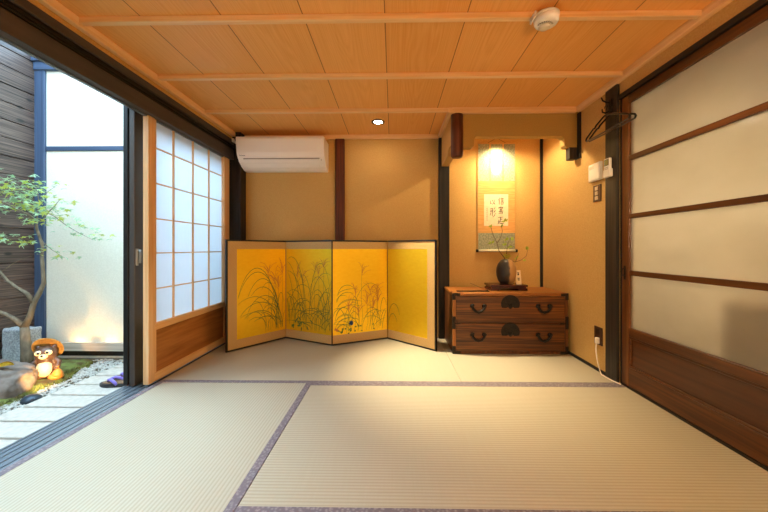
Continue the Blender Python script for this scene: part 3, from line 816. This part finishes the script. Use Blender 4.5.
def bail(bm):
    pts = []
    for q in range(17):
        t = -1+2*q/16; x = t*.047; z = -.040*(1-abs(t)**2.6)
        pts.append((x, -.018, z))
    pts = [(-.036, -.016, .010), (-.045, -.017, .013), (-.052, -.018, .007)] + pts + [(.052, -.018, .007), (.045, -.017, .013), (.036, -.016, .010)]
    tube(bm, pts, .0095, 8)
    ball(bm, (0, -.018, -.041), (.015, .010, .012), 2)
    for s in (-1, 1):
        ball(bm, (s*.024, -.018, -.034), (.010, .009, .011), 2); ball(bm, (s*.041, -.018, -.016), (.009, .009, .010), 2)
    for s in (-1, 1):
        tube(bm, [(s*.044, 0, .002), (s*.044, -.02, .002)], .007, 8); 
        b3 = bmesh.new(); lathe(b3, [(.016, 0), (.014, .004), (0, .005)], 16); xform(b3, Matrix.Translation((s*.044, 0, .002)) @ Matrix.Rotation(PI/2, 4, 'X'))
        me = bpy.data.meshes.new('tmp'); b3.to_mesh(me); b3.free(); bm.from_mesh(me); bpy.data.meshes.remove(me)
for z0, z1, zl, zh in ((.236, .437, .380, .362), (.0235, .231, .170, .146)):
    dr = pbox('drawer', CHEST, ch, cx0+.0255, cx1-.0255, cy0+.001, cy0+.02, z0, z1, bev=.002)
    for nm, fn, x, z in (('lock_plate', iron_plate, .887, zl), ('handle', bail, .6446, zh), ('handle', bail, 1.1375, zh)):
        bm = bmesh.new(); fn(bm); xform(bm, Matrix.Translation((x-Lc.x, cy0+.001-Lc.y, z-Lc.z))); link(nm, bm, IRON, dr)
for x, s in ((cx0, 1), (cx1, -1)):
    for z0, z1, arm in ((cz-.052, cz-.0005, 'top'), (.19, .285, 'mid'), (.0025, .06, 'bot')):
        def fit(bm):
            X = lambda a, b3: (min(x+s*a, x+s*b3)-Lc.x, max(x+s*a, x+s*b3)-Lc.x)
            box(bm, *X(-.0015, .022), cy0-.0015-Lc.y, cy0+.02-Lc.y, z0-Lc.z, z1-Lc.z)
            zz = {'top': (z1-.022, z1), 'mid': (.228, .236), 'bot': (z0, z0+.02)}[arm]
            box(bm, *X(0, .06 if arm != 'top' else .055), cy0-.0018-Lc.y, cy0+.002-Lc.y, zz[0]-Lc.z, zz[1]-Lc.z)
        part('corner_iron', fit, IRON, ch)

# ------------------------------------------------------------------ things on the chest
T0 = cz
RLAC = mat('dark_red_lacquer', '#3c1210', .25, spec=.6)
st = thing('display_stand', 'low dark red lacquered stand under the round vase', 'display stand', (.928, 2.70, T0))
part('top_slab', lambda bm: box(bm, -.148, .148, -.095, .095, .030, .046, .003), RLAC, st)
part('apron', lambda bm: box(bm, -.138, .138, -.083, .083, .018, .030, .001), RLAC, st)
for s in (-1, 1):
    part('foot', lambda bm: prism(bm, [(s*.146, 0), (s*.085, 0), (s*.075, .010), (s*.06, .018), (s*.146, .018)], 'y', -.088, .088), RLAC, st)
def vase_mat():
    m = bpy.data.materials.new('vase_dark_to_tan'); t = NT(m)
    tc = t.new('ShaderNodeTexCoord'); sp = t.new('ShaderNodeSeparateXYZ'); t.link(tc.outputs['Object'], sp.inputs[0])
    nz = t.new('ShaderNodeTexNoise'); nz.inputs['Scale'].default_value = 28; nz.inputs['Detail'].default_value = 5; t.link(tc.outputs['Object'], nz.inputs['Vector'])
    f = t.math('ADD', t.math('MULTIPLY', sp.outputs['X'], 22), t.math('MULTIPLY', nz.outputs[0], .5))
    c = t.ramp(f, [(.0, lin('#2e2722')), (.2, lin('#4a3d33')), (.42, lin('#b98d58'))])  # colour turns from dark to tan across the vase
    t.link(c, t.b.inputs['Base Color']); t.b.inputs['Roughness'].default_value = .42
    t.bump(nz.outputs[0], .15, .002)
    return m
va = thing('vase', 'egg-shaped stoneware vase, dark turning to tan, on the red stand', 'vase', (.935, 2.70, T0+.046))
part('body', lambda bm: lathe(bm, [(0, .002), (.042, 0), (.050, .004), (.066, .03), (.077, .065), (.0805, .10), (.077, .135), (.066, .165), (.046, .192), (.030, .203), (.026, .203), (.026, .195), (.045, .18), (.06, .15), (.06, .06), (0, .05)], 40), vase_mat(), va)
# sprig in the vase
sg = thing('flowering_branch', 'thin twigs with small green leaves arranged in the stoneware vase', 'branch arrangement', (.935, 2.70, T0+.046+.19))
def Q(u, v, dy=0): return Vector(((u-393)*.008264-.935, dy, .8+(248.5-v)*.00827-(T0+.236)))
TWIG = mat('twig_brown', '#5a4030', .7)
def sprig(bm):
    T = lambda p, r: tube(bm, p, r, 6)
    T([(0, 0, -.1), Q(504.5, 258), Q(499, 251), Q(497, 243), Q(493, 234, .01), Q(491, 226, .01)], [.003, .003, .0026, .0024, .002, .0012])
    T([Q(497, 243), Q(500, 238, -.01), Q(502, 231, -.01), Q(501, 226, -.01)], [.002, .002, .0016, .001])
    T([(0.01, 0, -.1), Q(506, 258), Q(506, 250, -.02), Q(507, 243, -.02), Q(510, 238, -.02)], [.0025, .0025, .002, .0016, .001])
    T([(0.01, .005, -.1), Q(508, 258), Q(514, 262, -.01), Q(520, 260, -.02), Q(525, 256, -.02), Q(526.5, 250, -.02)], [.0028, .0028, .0026, .0022, .0018, .001])
    T([Q(515, 262, -.01), Q(516, 257, -.02), Q(518, 253, -.02)], [.002, .0015, .001])
def leaflet(bm, c, d, s, mi=0):
    d = Vector(d).normalized(); sd = d.cross(Vector((0, -1, .3))).normalized(); n = sd.cross(d)
    pts = [(0, 0), (.3, .26), (.65, .22), (1, 0), (.65, -.22), (.3, -.26)]
    mid = [bm.verts.new(c + d*s*t - n*.08*s*math.sin(t*PI)) for t in (.0, .35, .7, 1)]
    for sgn in (1, -1):
        e = [bm.verts.new(c + d*s*t + sd*sgn*w*s) for t, w in ((.3, .27), (.68, .2))]
        for q in ((mid[0], e[0], mid[1]), (mid[1], e[0], e[1], mid[2]), (mid[2], e[1], mid[3])):
            f = bm.faces.new(q); f.material_index = mi; f.smooth = True
GREENLEAF = mat('fresh_green_leaf', '#b9cc3c', .45, '#93ae32', (40, 40, 40))
rndl = random.Random(2)
for u, v, n in ((491, 227, 3), (501, 227, 3), (504.5, 221.5, 3), (491, 243, 3), (506, 240, 4), (510, 239, 3), (504.5, 245, 3), (509, 247.5, 4), (526, 249.5, 5), (516, 258.5, 3), (522, 260, 2)):
    def cluster(bm):
        for q in range(n):
            a = rndl.uniform(-.6, 3.7)
            leaflet(bm, Q(u+rndl.uniform(-.5, .5), v+rndl.uniform(-.5, .5), rndl.uniform(-.02, .0)), (math.cos(a), rndl.uniform(-.5, .2), math.sin(a)*.8+.2), rndl.uniform(.02, .032), 0)
    part('leaf_cluster', cluster, GREENLEAF, sg, recalc=False)
def blossom(bm):
    rnd = random.Random(8)
    for q in range(26):
        a = rnd.uniform(-.3, 3.4); c = Q(506+rnd.gauss(0, 1.8), 256.5+rnd.gauss(0, 1.2), rnd.uniform(-.03, .02))
        leaflet(bm, c, (math.cos(a), rnd.uniform(-.6, .2), abs(math.sin(a))), rnd.uniform(.014, .022), 0)
part('twig', sprig, TWIG, sg)
part('blossom', blossom, mat('yellow_green_blossom', '#b9ac2c', .5), sg, recalc=False)
# wooden name tag
WTAG = wood('tag_wood', '#f3dfba', '#e6cb9c', 'z', .5)
cd = thing('wooden_tag', 'small upright wooden tag with dark brush writing leaning beside the vase', 'name tag', (1.022, 2.655, T0+.046), (-.08, -.05, 0))
part('board', lambda bm: box(bm, -.021, .021, -.003, .003, 0, .115, .001), WTAG, cd)
INK = mat('black_ink', '#15110e', .7)
def strokes(bm, S, ox, oz, w, h, y, th):
    for i, s in enumerate(S):
        p = [(ox+a*w, oz+b2*h) for a, b2 in s]
        q = []
        for j in range(len(p)-1):
            for t in (0, .34, .67): q.append((p[j][0]+(p[j+1][0]-p[j][0])*t, p[j][1]+(p[j+1][1]-p[j][1])*t))
        q.append(p[-1]); ribbon(bm, q, th*(1.2 if i % 2 else .9), 0, y-.00003*i)
def tagink(bm):
    strokes(bm, [[(.1, .95), (.9, .95)], [(.5, 1), (.5, .7)], [(.15, .8), (.85, .78)], [(.2, .7), (.8, .7)]], -.012, .028, .024, .07, -.0034, .005)
    strokes(bm, [[(.2, .4), (.8, .42)], [(.3, .5), (.3, .2)], [(.7, .5), (.7, .2)], [(.2, .22), (.8, .2)]], -.012, .02, .024, .07, -.0034, .005)
part('writing', tagink, INK, cd, recalc=False)
# incense holder
ih = thing('incense_holder', 'long thin dark incense tray with one stick at the front edge of the chest', 'incense holder', (.625, 2.555, T0))
part('tray', lambda bm: (box(bm, -.125, .125, -.016, .016, 0, .004, .001), box(bm, -.125, .125, -.016, -.012, .004, .008), box(bm, -.125, .125, .012, .016, .004, .008)), mat('dark_tray', '#2b241e', .4), ih)
part('stick_stand', lambda bm: lathe(bm, [(.008, 0), (.008, .006), (.004, .012), (0, .012)], 14, (.112, 0, .004)), IRON, ih)
part('incense_stick', lambda bm: tube(bm, [(.112, 0, .012), (.04, .0, .040), (-.02, 0, .066)], .0014, 6), mat('incense', '#4b3a2a', .8), ih)

# ------------------------------------------------------------------ hanging scroll
SY = 2.944
sc_ = thing('hanging_scroll', 'calligraphy hanging scroll with grey-green silk ends in the lit alcove', 'hanging scroll', (.933, SY, .78))
def silk(name, a, b2, s):
    return mat(name, a, .7, b2, s, .25, .0008, contrast=(.4, .6), noise_detail=6)
GREEN = silk('grey_green_silk', '#a3a488', '#83876c', (90, 90, 70)); TANS = silk('tan_silk', '#e0a961', '#cf9750', (8, 8, 90)); PAP = mat('washi_paper', '#efdcb9', .8, '#e6d0a8', (40, 40, 40)); STRIP = mat('strip_silk', '#c99b58', .7)
def sbox(name, m, x0, x1, z0, z1, y0, y1): return pbox(name, m, sc_, x0, x1, SY+y0, SY+y1, z0, z1)
sbox('backing', STRIP, .7616, 1.104, .79, 1.745, .0, .002)
sbox('upper_silk', GREEN, .768, 1.098, 1.4086, 1.741, -.001, 0)
sbox('middle_silk', TANS, .768, 1.098, .9398, 1.4086, -.001, 0)
sbox('lower_silk', GREEN, .768, 1.098, .79, .9398, -.001, 0)
for x in (.868, .985): sbox('wind_strip', TANS, x, x+.012, 1.4086, 1.741, -.0022, -.001)
sbox('edge_strip', STRIP, .82, 1.037, 1.268, 1.30, -.0018, -.001)
pp = sbox('paper', PAP, .8203, 1.0367, 1.003, 1.288, -.002, -.001)
def calli(bm):
    y = -.0024
    # brush characters: two columns and a small signature
    shin = [[(.3, 1), (.2, .8), (.05, .6)], [(.2, .78), (.2, 0)], [(.6, 1), (.66, .9)], [(.4, .8), (.95, .84)], [(.5, .64), (.88, .68)], [(.5, .5), (.88, .53)], [(.5, .36), (.52, .04)], [(.5, .36), (.86, .38), (.82, .06)], [(.52, .06), (.82, .08)]]
    ka = [[(.5, 1), (.5, .88)], [(.1, .72), (.15, .86), (.9, .86), (.82, .74)], [(.25, .7), (.8, .72)], [(.3, .58), (.72, .6)], [(.3, .48), (.72, .5)], [(.1, .36), (.95, .4)], [(.45, .4), (.3, .15), (.08, 0)], [(.5, .25), (.8, .26), (.72, .02), (.6, .06)], [(.5, .2), (.35, .02)]]
    sei = [[(.1, .9), (.9, .95)], [(.5, .92), (.48, .4)], [(.5, .66), (.8, .68)], [(.22, .6), (.24, .36)], [(.05, .34), (.95, .38)], [(.2, .22), (.5, .1), (1, .08)], [(.08, .3), (.2, .12), (.02, .02)]]
    i_ = [[(.1, .8), (.14, .2), (.35, .4)], [(.4, .8), (.52, .62)], [(.8, .95), (.75, .5), (.45, .1)], [(.68, .4), (.95, .12)]]
    kei = [[(.05, .85), (.6, .9)], [(.02, .6), (.65, .64)], [(.2, .88), (.18, .4), (.02, .1)], [(.45, .9), (.44, .05)], [(.95, 1), (.7, .75)], [(.98, .7), (.7, .42)], [(1, .4), (.8, .12), (.55, -.05)]]
    CH = (shin, ka, sei, i_, kei)
    for S, x, z, w, h in ((shin, .945, 1.195, .055, .065), (ka, .945, 1.11, .05, .068), (sei, .94, 1.02, .058, .066), (i_, .872, 1.19, .05, .055), (kei, .872, 1.085, .05, .085)):
        if S is CH[col]: strokes(bm, S, x-.933, z-.78, w, h, y, .0054)
for col in range(5): part('brush_character', calli, INK, sc_, recalc=False)
def signature(bm):
    for q in range(7):
        z = 1.05 + q*.017
        strokes(bm, [[(.1, .8), (.9, .9)], [(.5, 1), (.4, 0)], [(.1, .3), (.9, .2)]], .842-.933, z-.78, .011, .012, -.0024, .0022)
part('signature', signature, INK, sc_, recalc=False)
part('lower_roller', lambda bm: tube(bm, [(-.166, -.006, .0), (.166, -.006, .0)], .0105, 16), mat('cream_roller', '#cfc9a8', .5), sc_)
for s in (-1, 1):
    part('roller_knob', lambda bm: tube(bm, [(s*.166, -.006, 0), (s*.184, -.006, 0)], .0125, 16), BLACK, sc_)
part('upper_rod', lambda bm: tube(bm, [(-.172, -.002, .966), (.172, -.002, .966)], .005, 12), STRIP, sc_)
part('hanging_cord', lambda bm: tube(bm, [(-.08, -.003, .97), (0, 0, 1.016), (.08, -.003, .97)], .0016, 6), mat('brown_cord', '#5a4326', .8), sc_)
part('hook', lambda bm: tube(bm, [(0, .010, 1.03), (0, -.006, 1.03), (0, -.008, 1.018), (0, -.002, 1.013)], .002, 6), IRON, sc_)

# ------------------------------------------------------------------ air conditioner
AW = mat('ac_white_plastic', '#f5ecdf', .38); AG = mat('ac_seam_grey', '#9a8f80', .5)
ac = thing('air_conditioner', 'white wall-mounted air conditioner at the top of the rear wall', 'air conditioner', (-.956, YB, 1.4875))
ax0, ax1 = -.374, .374
prof = [(0, .258), (0, 0), (-.05, .004), (-.10, .025), (-.15, .060), (-.178, .095), (-.190, .13), (-.2085, .235), (-.203, .258)]
def acb(bm):
    prism(bm, prof, 'x', ax0, ax1)
    bmesh.ops.bevel(bm, geom=[e for e in bm.edges if abs(e.verts[0].co.x-e.verts[1].co.x) < 1e-6], offset=.005, segments=2, affect='EDGES')
part('body', acb, AW, ac)
part('front_panel', lambda bm: prism(bm, [(-.170, .097), (-.181, .094), (-.1935, .129), (-.2125, .236), (-.207, .2565), (-.19, .2565)], 'x', ax0+.004, ax1-.004), AW, ac)
def flap(bm):
    A = Vector((0, -.1655, .079)); B = Vector((0, -.10, .0255))
    d = (B-A).normalized(); n = Vector((0, d.z, -d.y)); n = n if n.y < 0 else -n
    for a, b2 in ((0, .036), (.040, (B-A).length)):
        q = [A+d*a, A+d*b2, A+d*b2+n*.007, A+d*a+n*.007]
        prism(bm, [(v.y, v.z) for v in q], 'x', ax0+.06, ax1-.055)
part('louver_flap', flap, AW, ac)
part('air_slot', lambda bm: prism(bm, [(-.166, .088), (-.160, .080), (-.1665, .076), (-.1735, .084)], 'x', ax0+.05, ax1-.045), AG, ac)
part('indicator_strip', lambda bm: box(bm, ax1-.036, ax1-.026, -.166, -.150, .066, .074, .001), mat('pale_indicator', '#c9bca8', .4), ac)
def text_mesh(txt, size, m, parent, M, depth=.0004):
    cu = bpy.data.curves.new('lettering', 'FONT'); cu.body = txt; cu.size = size; cu.extrude = depth
    o = bpy.data.objects.new('tmp_text', cu); COL.objects.link(o)
    dg = bpy.context.evaluated_depsgraph_get(); me = bpy.data.meshes.new_from_object(o.evaluated_get(dg))
    bpy.data.objects.remove(o)
    me.name = 'lettering'; me.transform(M); me.materials.append(m)
    q = bpy.data.objects.new('lettering', me); COL.objects.link(q); q.parent = parent
    return q
text_mesh('Panasonic', .0135, mat('ink_grey', '#33302c', .5), ac, Matrix.Translation((ax0+.022, -.1852, .1005)) @ Matrix.Rotation(PI/2+.33, 4, 'X'))
# white pipe elbow beside it
pc = part('pipe_clamp', lambda bm: (tube(bm, [(-1.385, 2.79, 1.735), (-1.36, 2.80, 1.715), (-1.345, 2.818, 1.71)], .010, 10), box(bm, -1.389, -1.375, 2.775, 2.80, 1.72, 1.75, .002)), WHITE_P)
tag(pc, 'small white pipe elbow in the dark corner beside the air conditioner', 'pipe fitting')

# ------------------------------------------------------------------ smoke detector and downlights
sd = thing('smoke_detector', 'round white smoke detector under the ceiling batten', 'smoke detector', (.655, 1.40, ZC-.026))
part('base_plate', lambda bm: lathe(bm, [(.050, -.010), (.052, -.006), (.052, 0), (0, 0)], 40), WHITE_P, sd)
part('cover', lambda bm: lathe(bm, [(0, -.038), (.030, -.038), (.044, -.034), (.049, -.026), (.050, -.010), (0, -.010)], 40), WHITE_P, sd)
part('sensor_dome', lambda bm: lathe(bm, [(0, -.050), (.018, -.049), (.023, -.045), (.024, -.038), (0, -.038)], 32, (-.004, .008, 0)), mat('ivory_plastic', '#d9cbb4', .4), sd)
part('vent_slot', lambda bm: [box(bm, -.004+math.cos(a)*.031-.003, -.004+math.cos(a)*.031+.003, .008+math.sin(a)*.031-.003, .008+math.sin(a)*.031+.003, -.040, -.0375) for a in [PI+.3+q*.28 for q in range(9)]], AG, sd)
part('label_tab', lambda bm: box(bm, -.062, -.056, -.035, .02, -.024, .0, .001), WHITE_P, sd)
LENS = emit('lamp_lens', '#ffe9c8', 45)
def downlight(x, y, label, group='ceiling downlights'):
    t = thing('ceiling_downlight', label, 'ceiling light', (x, y, ZC), group=group)
    part('trim_ring', lambda bm: lathe(bm, [(.034, -.002), (.040, -.008), (.052, -.006), (.054, 0), (.034, 0), (.034, -.002)], 36), mat('dark_trim_ring', '#4a3c30', .35, metal=.6), t)
    part('lens', lambda bm: lathe(bm, [(0, -.006), (.020, -.0055), (.033, -.003), (.034, -.001), (0, -.001)], 28), LENS, t)
    return t
downlight(-.12, 2.615, 'small glowing round downlight in the ceiling before the rear wall')
for i, (x, y) in enumerate(((.8, 1.15), (-.6, .25), (.75, -.25))):  # unseen downlights added for ambient fill
    downlight(x, y, ('unseen fill downlight added in the ceiling nearest the glazed door', 'unseen fill downlight added above the mat beside the courtyard sill', 'unseen fill downlight added by the rear entrance wall')[i])
# spotlight hidden behind the alcove's hanging wall
sp_ = thing('alcove_spotlight', 'small spotlight on the alcove ceiling aimed at the scroll', 'spotlight', (.93, 2.79, ZC))
part('canopy', lambda bm: lathe(bm, [(.03, -.012), (.03, 0), (0, 0)], 24), WHITE_P, sp_)
part('barrel', lambda bm: (tube(bm, [(0, .004, -.012), (0, .010, -.048)], .026, 20)), WHITE_P, sp_)

# ------------------------------------------------------------------ right wall fittings
def rbox(name, m, p, y0, y1, z0, z1, x0, x1, bev=0): return pbox(name, m, p, XR-x1, XR-x0, y0, y1, z0, z1, bev=bev)
pn = thing('control_panel', 'square white control panel on the tan wall beside the dark post', 'control panel', (XR, 2.168, 1.303))
rbox('housing', WHITE_P, pn, 2.105, 2.231, 1.245, 1.362, 0, .018, .003)
rbox('cover', WHITE_P, pn, 2.112, 2.224, 1.252, 1.355, .018, .022, .002)
rbox('display', mat('panel_grey', '#cfc6b4', .2), pn, 2.165, 2.214, 1.325, 1.345, .022, .0226)
sw = thing('light_switch', 'brown switch plate with three pale rockers under the white control panel', 'light switch', (XR, 2.158, 1.163))
BRN = mat('brown_plate', '#4a2f1e', .35)
rbox('plate', BRN, sw, 2.118, 2.198, 1.108, 1.218, 0, .007, .002)
for z in (1.132, 1.163, 1.194): rbox('rocker', mat('switch_ivory', '#cdb89a', .35), sw, 2.143, 2.173, z-.012, z+.012, .007, .011, .001)
rc = thing('remote_control', 'white air conditioner remote with small display held on the dark post', 'remote control', (1.328, 2.01, 1.29))
def rx(name, m, y0, y1, z0, z1, x0, x1, bev=0): return pbox(name, m, rc, 1.328-x1, 1.328-x0, y0, y1, z0, z1, bev=bev)
rx('holder', WHITE_P, 1.982, 2.044, 1.236, 1.285, 0, .022, .003)
rx('body', WHITE_P, 1.985, 2.041, 1.24, 1.352, .004, .020, .004)
rx('screen', mat('lcd_green', '#8c8a50', .2), 1.997, 2.030, 1.312, 1.342, .020, .0208)
rx('screen_bezel', mat('lcd_bezel', '#3a3428', .3), 1.993, 2.034, 1.307, 1.346, .0195, .0203)
for r in range(3):
    for c in range(3): rx('button', mat('button_grey', '#b8ab97', .4), 2.0+c*.011, 2.007+c*.011, 1.292-r*.0095, 1.298-r*.0095, .020, .0212)
ol = thing('wall_outlet', 'dark brown power outlet low on the tan wall with one plug in', 'power outlet', (XR, 2.146, .23))
rbox('plate', BRN, ol, 2.105, 2.187, .172, .288, 0, .007, .002)
for z in (.256, .205): rbox('socket', mat('socket_dark', '#241710', .4), ol, 2.128, 2.166, z-.018, z+.018, .007, .009, .001)
cd = thing('power_cord', 'white power cord plugged into the outlet and trailing along the post foot', 'power cord', (XR-.01, 2.15, .2))
WC = mat('white_cord', '#e8ddcb', .45)
L = cd.location
part('plug', lambda bm: box(bm, -.022, .001, -.030, -.006, -.018, .022, .004), WC, cd)
def cordp(bm):
    W = [(1.322, 2.132, .19), (1.316, 2.130, .15), (1.318, 2.122, .09), (1.320, 2.10, .03), (1.316, 2.075, .006), (1.315, 2.05, .005), (1.318, 1.99, .005), (1.324, 1.955, .005), (1.334, 1.925, .005)]
    V = [Vector(w)-L for w in W]; out = []
    for i in range(len(V)-1):
        p0, p1, p2, p3 = V[max(i-1, 0)], V[i], V[i+1], V[min(i+2, len(V)-1)]
        for t in (0, .25, .5, .75):
            out.append(.5*((2*p1)+(p2-p0)*t+(2*p0-5*p1+4*p2-p3)*t*t+(3*p1-p0-3*p2+p3)*t**3))
    tube(bm, out+[V[-1]], .0035, 8)
part('cable', cordp, WC, cd)
# coat hook and hangers
hk = thing('coat_hook', 'black iron coat hook near the top of the dark post', 'coat hook', (1.328, 2.0, 1.66))
part('back_plate', lambda bm: box(bm, -.006, 0, -.012, .012, -.05, .05, .002), IRON, hk)
part('prong', lambda bm: tube(bm, [(-.004, 0, .03), (-.03, 0, .03), (-.045, .01, .045), (-.05, .014, .065)], [.005, .005, .0045, .004], 8), IRON, hk)
part('prong', lambda bm: tube(bm, [(-.004, 0, -.02), (-.035, 0, -.035), (-.052, 0, -.03), (-.055, 0, -.012)], [.005, .005, .0045, .004], 8), IRON, hk)
HBLK = mat('black_hanger', '#16130f', .35, metal=.5); HGRY = mat('hanger_bar', '#5a5148', .35, metal=.7)
for i, (x, rz, lab) in enumerate(((1.292, .03, 'black coat hanger on the post hook, the one nearer the wall'), (1.266, .0, 'black coat hanger on the post hook, the one hanging in front'))):
    h = thing('coat_hanger', lab, 'coat hanger', (x, 1.955, 1.625), (0, .0, rz), 'coat hangers on the post hook')
    part('hook', lambda bm: tube(bm, [(0, .012, .012), (0, .006, .024), (0, -.006, .026), (0, -.014, .016), (0, -.010, .002), (0, -.002, -.008), (0, 0, -.03)], .0022, 8), HBLK, h)
    part('shoulder_frame', lambda bm: tube(bm, [(0, -.19, -.125), (0, -.198, -.115), (0, -.19, -.103), (0, -.10, -.062), (0, -.02, -.033), (0, 0, -.03), (0, .02, -.033), (0, .09, -.058), (0, .105, -.072), (0, .115, -.068), (0, .19, -.105), (0, .197, -.117), (0, .19, -.125)], .0055, 8), HBLK, h)
    part('trouser_bar', lambda bm: tube(bm, [(0, -.19, -.125), (0, 0, -.127), (0, .19, -.125)], .005, 8), HGRY, h)

# things in the passage seen through the frosted panes
cb = thing('shoe_cabinet', 'dim brown cabinet seen as a shadow through the lowest frosted pane', 'cabinet', (1.65, 1.05, -.05))
part('body', lambda bm: box(bm, -.18, .18, -.42, .42, 0, .62, .006), DOORWOOD_D, cb)
for s in (-1, 1): part('door', lambda bm: box(bm, -.196, -.18, min(0, s*.41)+.004, max(0, s*.41)-.004,   .03, .60, .003), DOORWOOD_Y, cb)

# ------------------------------------------------------------------ lights
def spot(name, loc, target, power, size, blend, col, radius=.03):
    d = bpy.data.lights.new(name, 'SPOT'); d.energy = power; d.spot_size = math.radians(size); d.spot_blend = blend; d.color = col; d.shadow_soft_size = radius
    o = bpy.data.objects.new(name, d); COL.objects.link(o); o.location = loc
    o.rotation_euler = (Vector(target)-Vector(loc)).to_track_quat('-Z', 'Y').to_euler()
    return o
def point(name, loc, power, col, radius=.03):
    d = bpy.data.lights.new(name, 'POINT'); d.energy = power; d.color = col; d.shadow_soft_size = radius
    o = bpy.data.objects.new(name, d); COL.objects.link(o); o.location = loc
WARM = (1, .78, .45)
spot('downlight_beam', (-.12, 2.615, ZC-.02), (.40, 2.20, 0), 120, 56, 1, (1, .83, .55), .035)
spot('downlight_beam', (.8, 1.15, ZC-.02), (1.25, 1.75, .6), 14, 110, 1, WARM, .05)  # fill from the added downlights, this beam and the next two
spot('downlight_beam', (-.6, .25, ZC-.02), (-.6, .25, 0), 3, 150, 1, (1, .95, .9), .05)
spot('downlight_beam', (.75, -.25, ZC-.02), (.75, -.25, 0), 3, 150, 1, WARM, .05)
spot('alcove_beam', (.93, 2.79, ZC-.05), (.93, 2.945, 1.48), 20, 92, 1, WARM, .015)
spot('alcove_spill', (.93, 2.60, ZC-.055), (.95, 2.66, 0), 8, 160, .4, WARM, .02)
spot('alcove_core', (.93, 2.79, ZC-.05), (.93, 2.945, 1.56), 75, 23, 1, WARM, .012)
lt = thing('fill_lantern', 'unseen square paper lantern added behind the viewer as fill light', 'floor lantern', (.95, -.42, .002))  # unseen lantern added as warm fill to lift the ceiling and walls
part('base', lambda bm: box(bm, -.13, .13, -.13, .13, 0, .03, .003), DARKPOST, lt)
for sx in (-1, 1):
    for sy in (-1, 1): part('post', lambda bm: box(bm, sx*.118-.009, sx*.118+.009, sy*.118-.009, sy*.118+.009, .03, .62, .002), DARKPOST, lt)
for sx, sy in ((1, 0), (-1, 0), (0, 1), (0, -1)):
    part('paper_shade', lambda bm: box(bm, *((sx*.113-.001, sx*.113+.001, -.109, .109) if sx else (-.109, .109, sy*.113-.001, sy*.113+.001)), .04, .60), emit('fill_lantern_paper', '#ffd9a0', 2.5) if 'fill_lantern_paper' not in bpy.data.materials else bpy.data.materials['fill_lantern_paper'], lt)
point('lantern_fill', (.95, -.42, .75), 10, (1, .80, .52), .12)  # fill light of the added lantern
point('passage_lamp', (1.8, 1.2, 1.0), 23, (1, .9, .74), .08)
for x in (-3.17, -2.85): spot('wall_uplight', (x, 3.19, -.24), (x, 3.27, .4), 2, 120, 1, (1, .62, .25), .02)
spot('garden_beam', (-2.62, 2.35, GZ+.06), (-2.90, 2.66, -.17), 9, 70, 1, (1, .6, .24), .02)
sun = bpy.data.lights.new('sky_sun', 'SUN'); sun.energy = 4.3; sun.angle = math.radians(46); sun.color = (.58, .80, 1)
so = bpy.data.objects.new('sky_sun', sun); COL.objects.link(so)
so.rotation_euler = Vector((.80, -.03, -.78)).to_track_quat('-Z', 'Y').to_euler()

w = bpy.data.worlds.new('sky'); SC.world = w; w.use_nodes = True
bg = w.node_tree.nodes['Background']; bg.inputs[0].default_value = (.50, .755, 1, 1); bg.inputs[1].default_value = 3.0

# ------------------------------------------------------------------ camera
cam = bpy.data.cameras.new('camera'); co = bpy.data.objects.new('camera', cam); COL.objects.link(co)
cam.sensor_width = 36; cam.lens = 325/768*36; cam.clip_start = .02
co.location = (0, 0, .80); co.rotation_euler = (PI/2, 0, math.radians(.9))
cam.shift_x = -.0051; cam.shift_y = (248.5-256)/768
SC.camera = co
SC.view_settings.view_transform = 'Standard'; SC.view_settings.look = 'None'; SC.view_settings.gamma = 1; SC.view_settings.exposure = 1.62
SC.view_settings.use_curve_mapping = False
SC.cycles.use_denoising = True
SC.cycles.max_bounces = 10; SC.cycles.diffuse_bounces = 6; SC.cycles.sample_clamp_indirect = 8; SC.cycles.caustics_reflective = False; SC.cycles.caustics_refractive = False
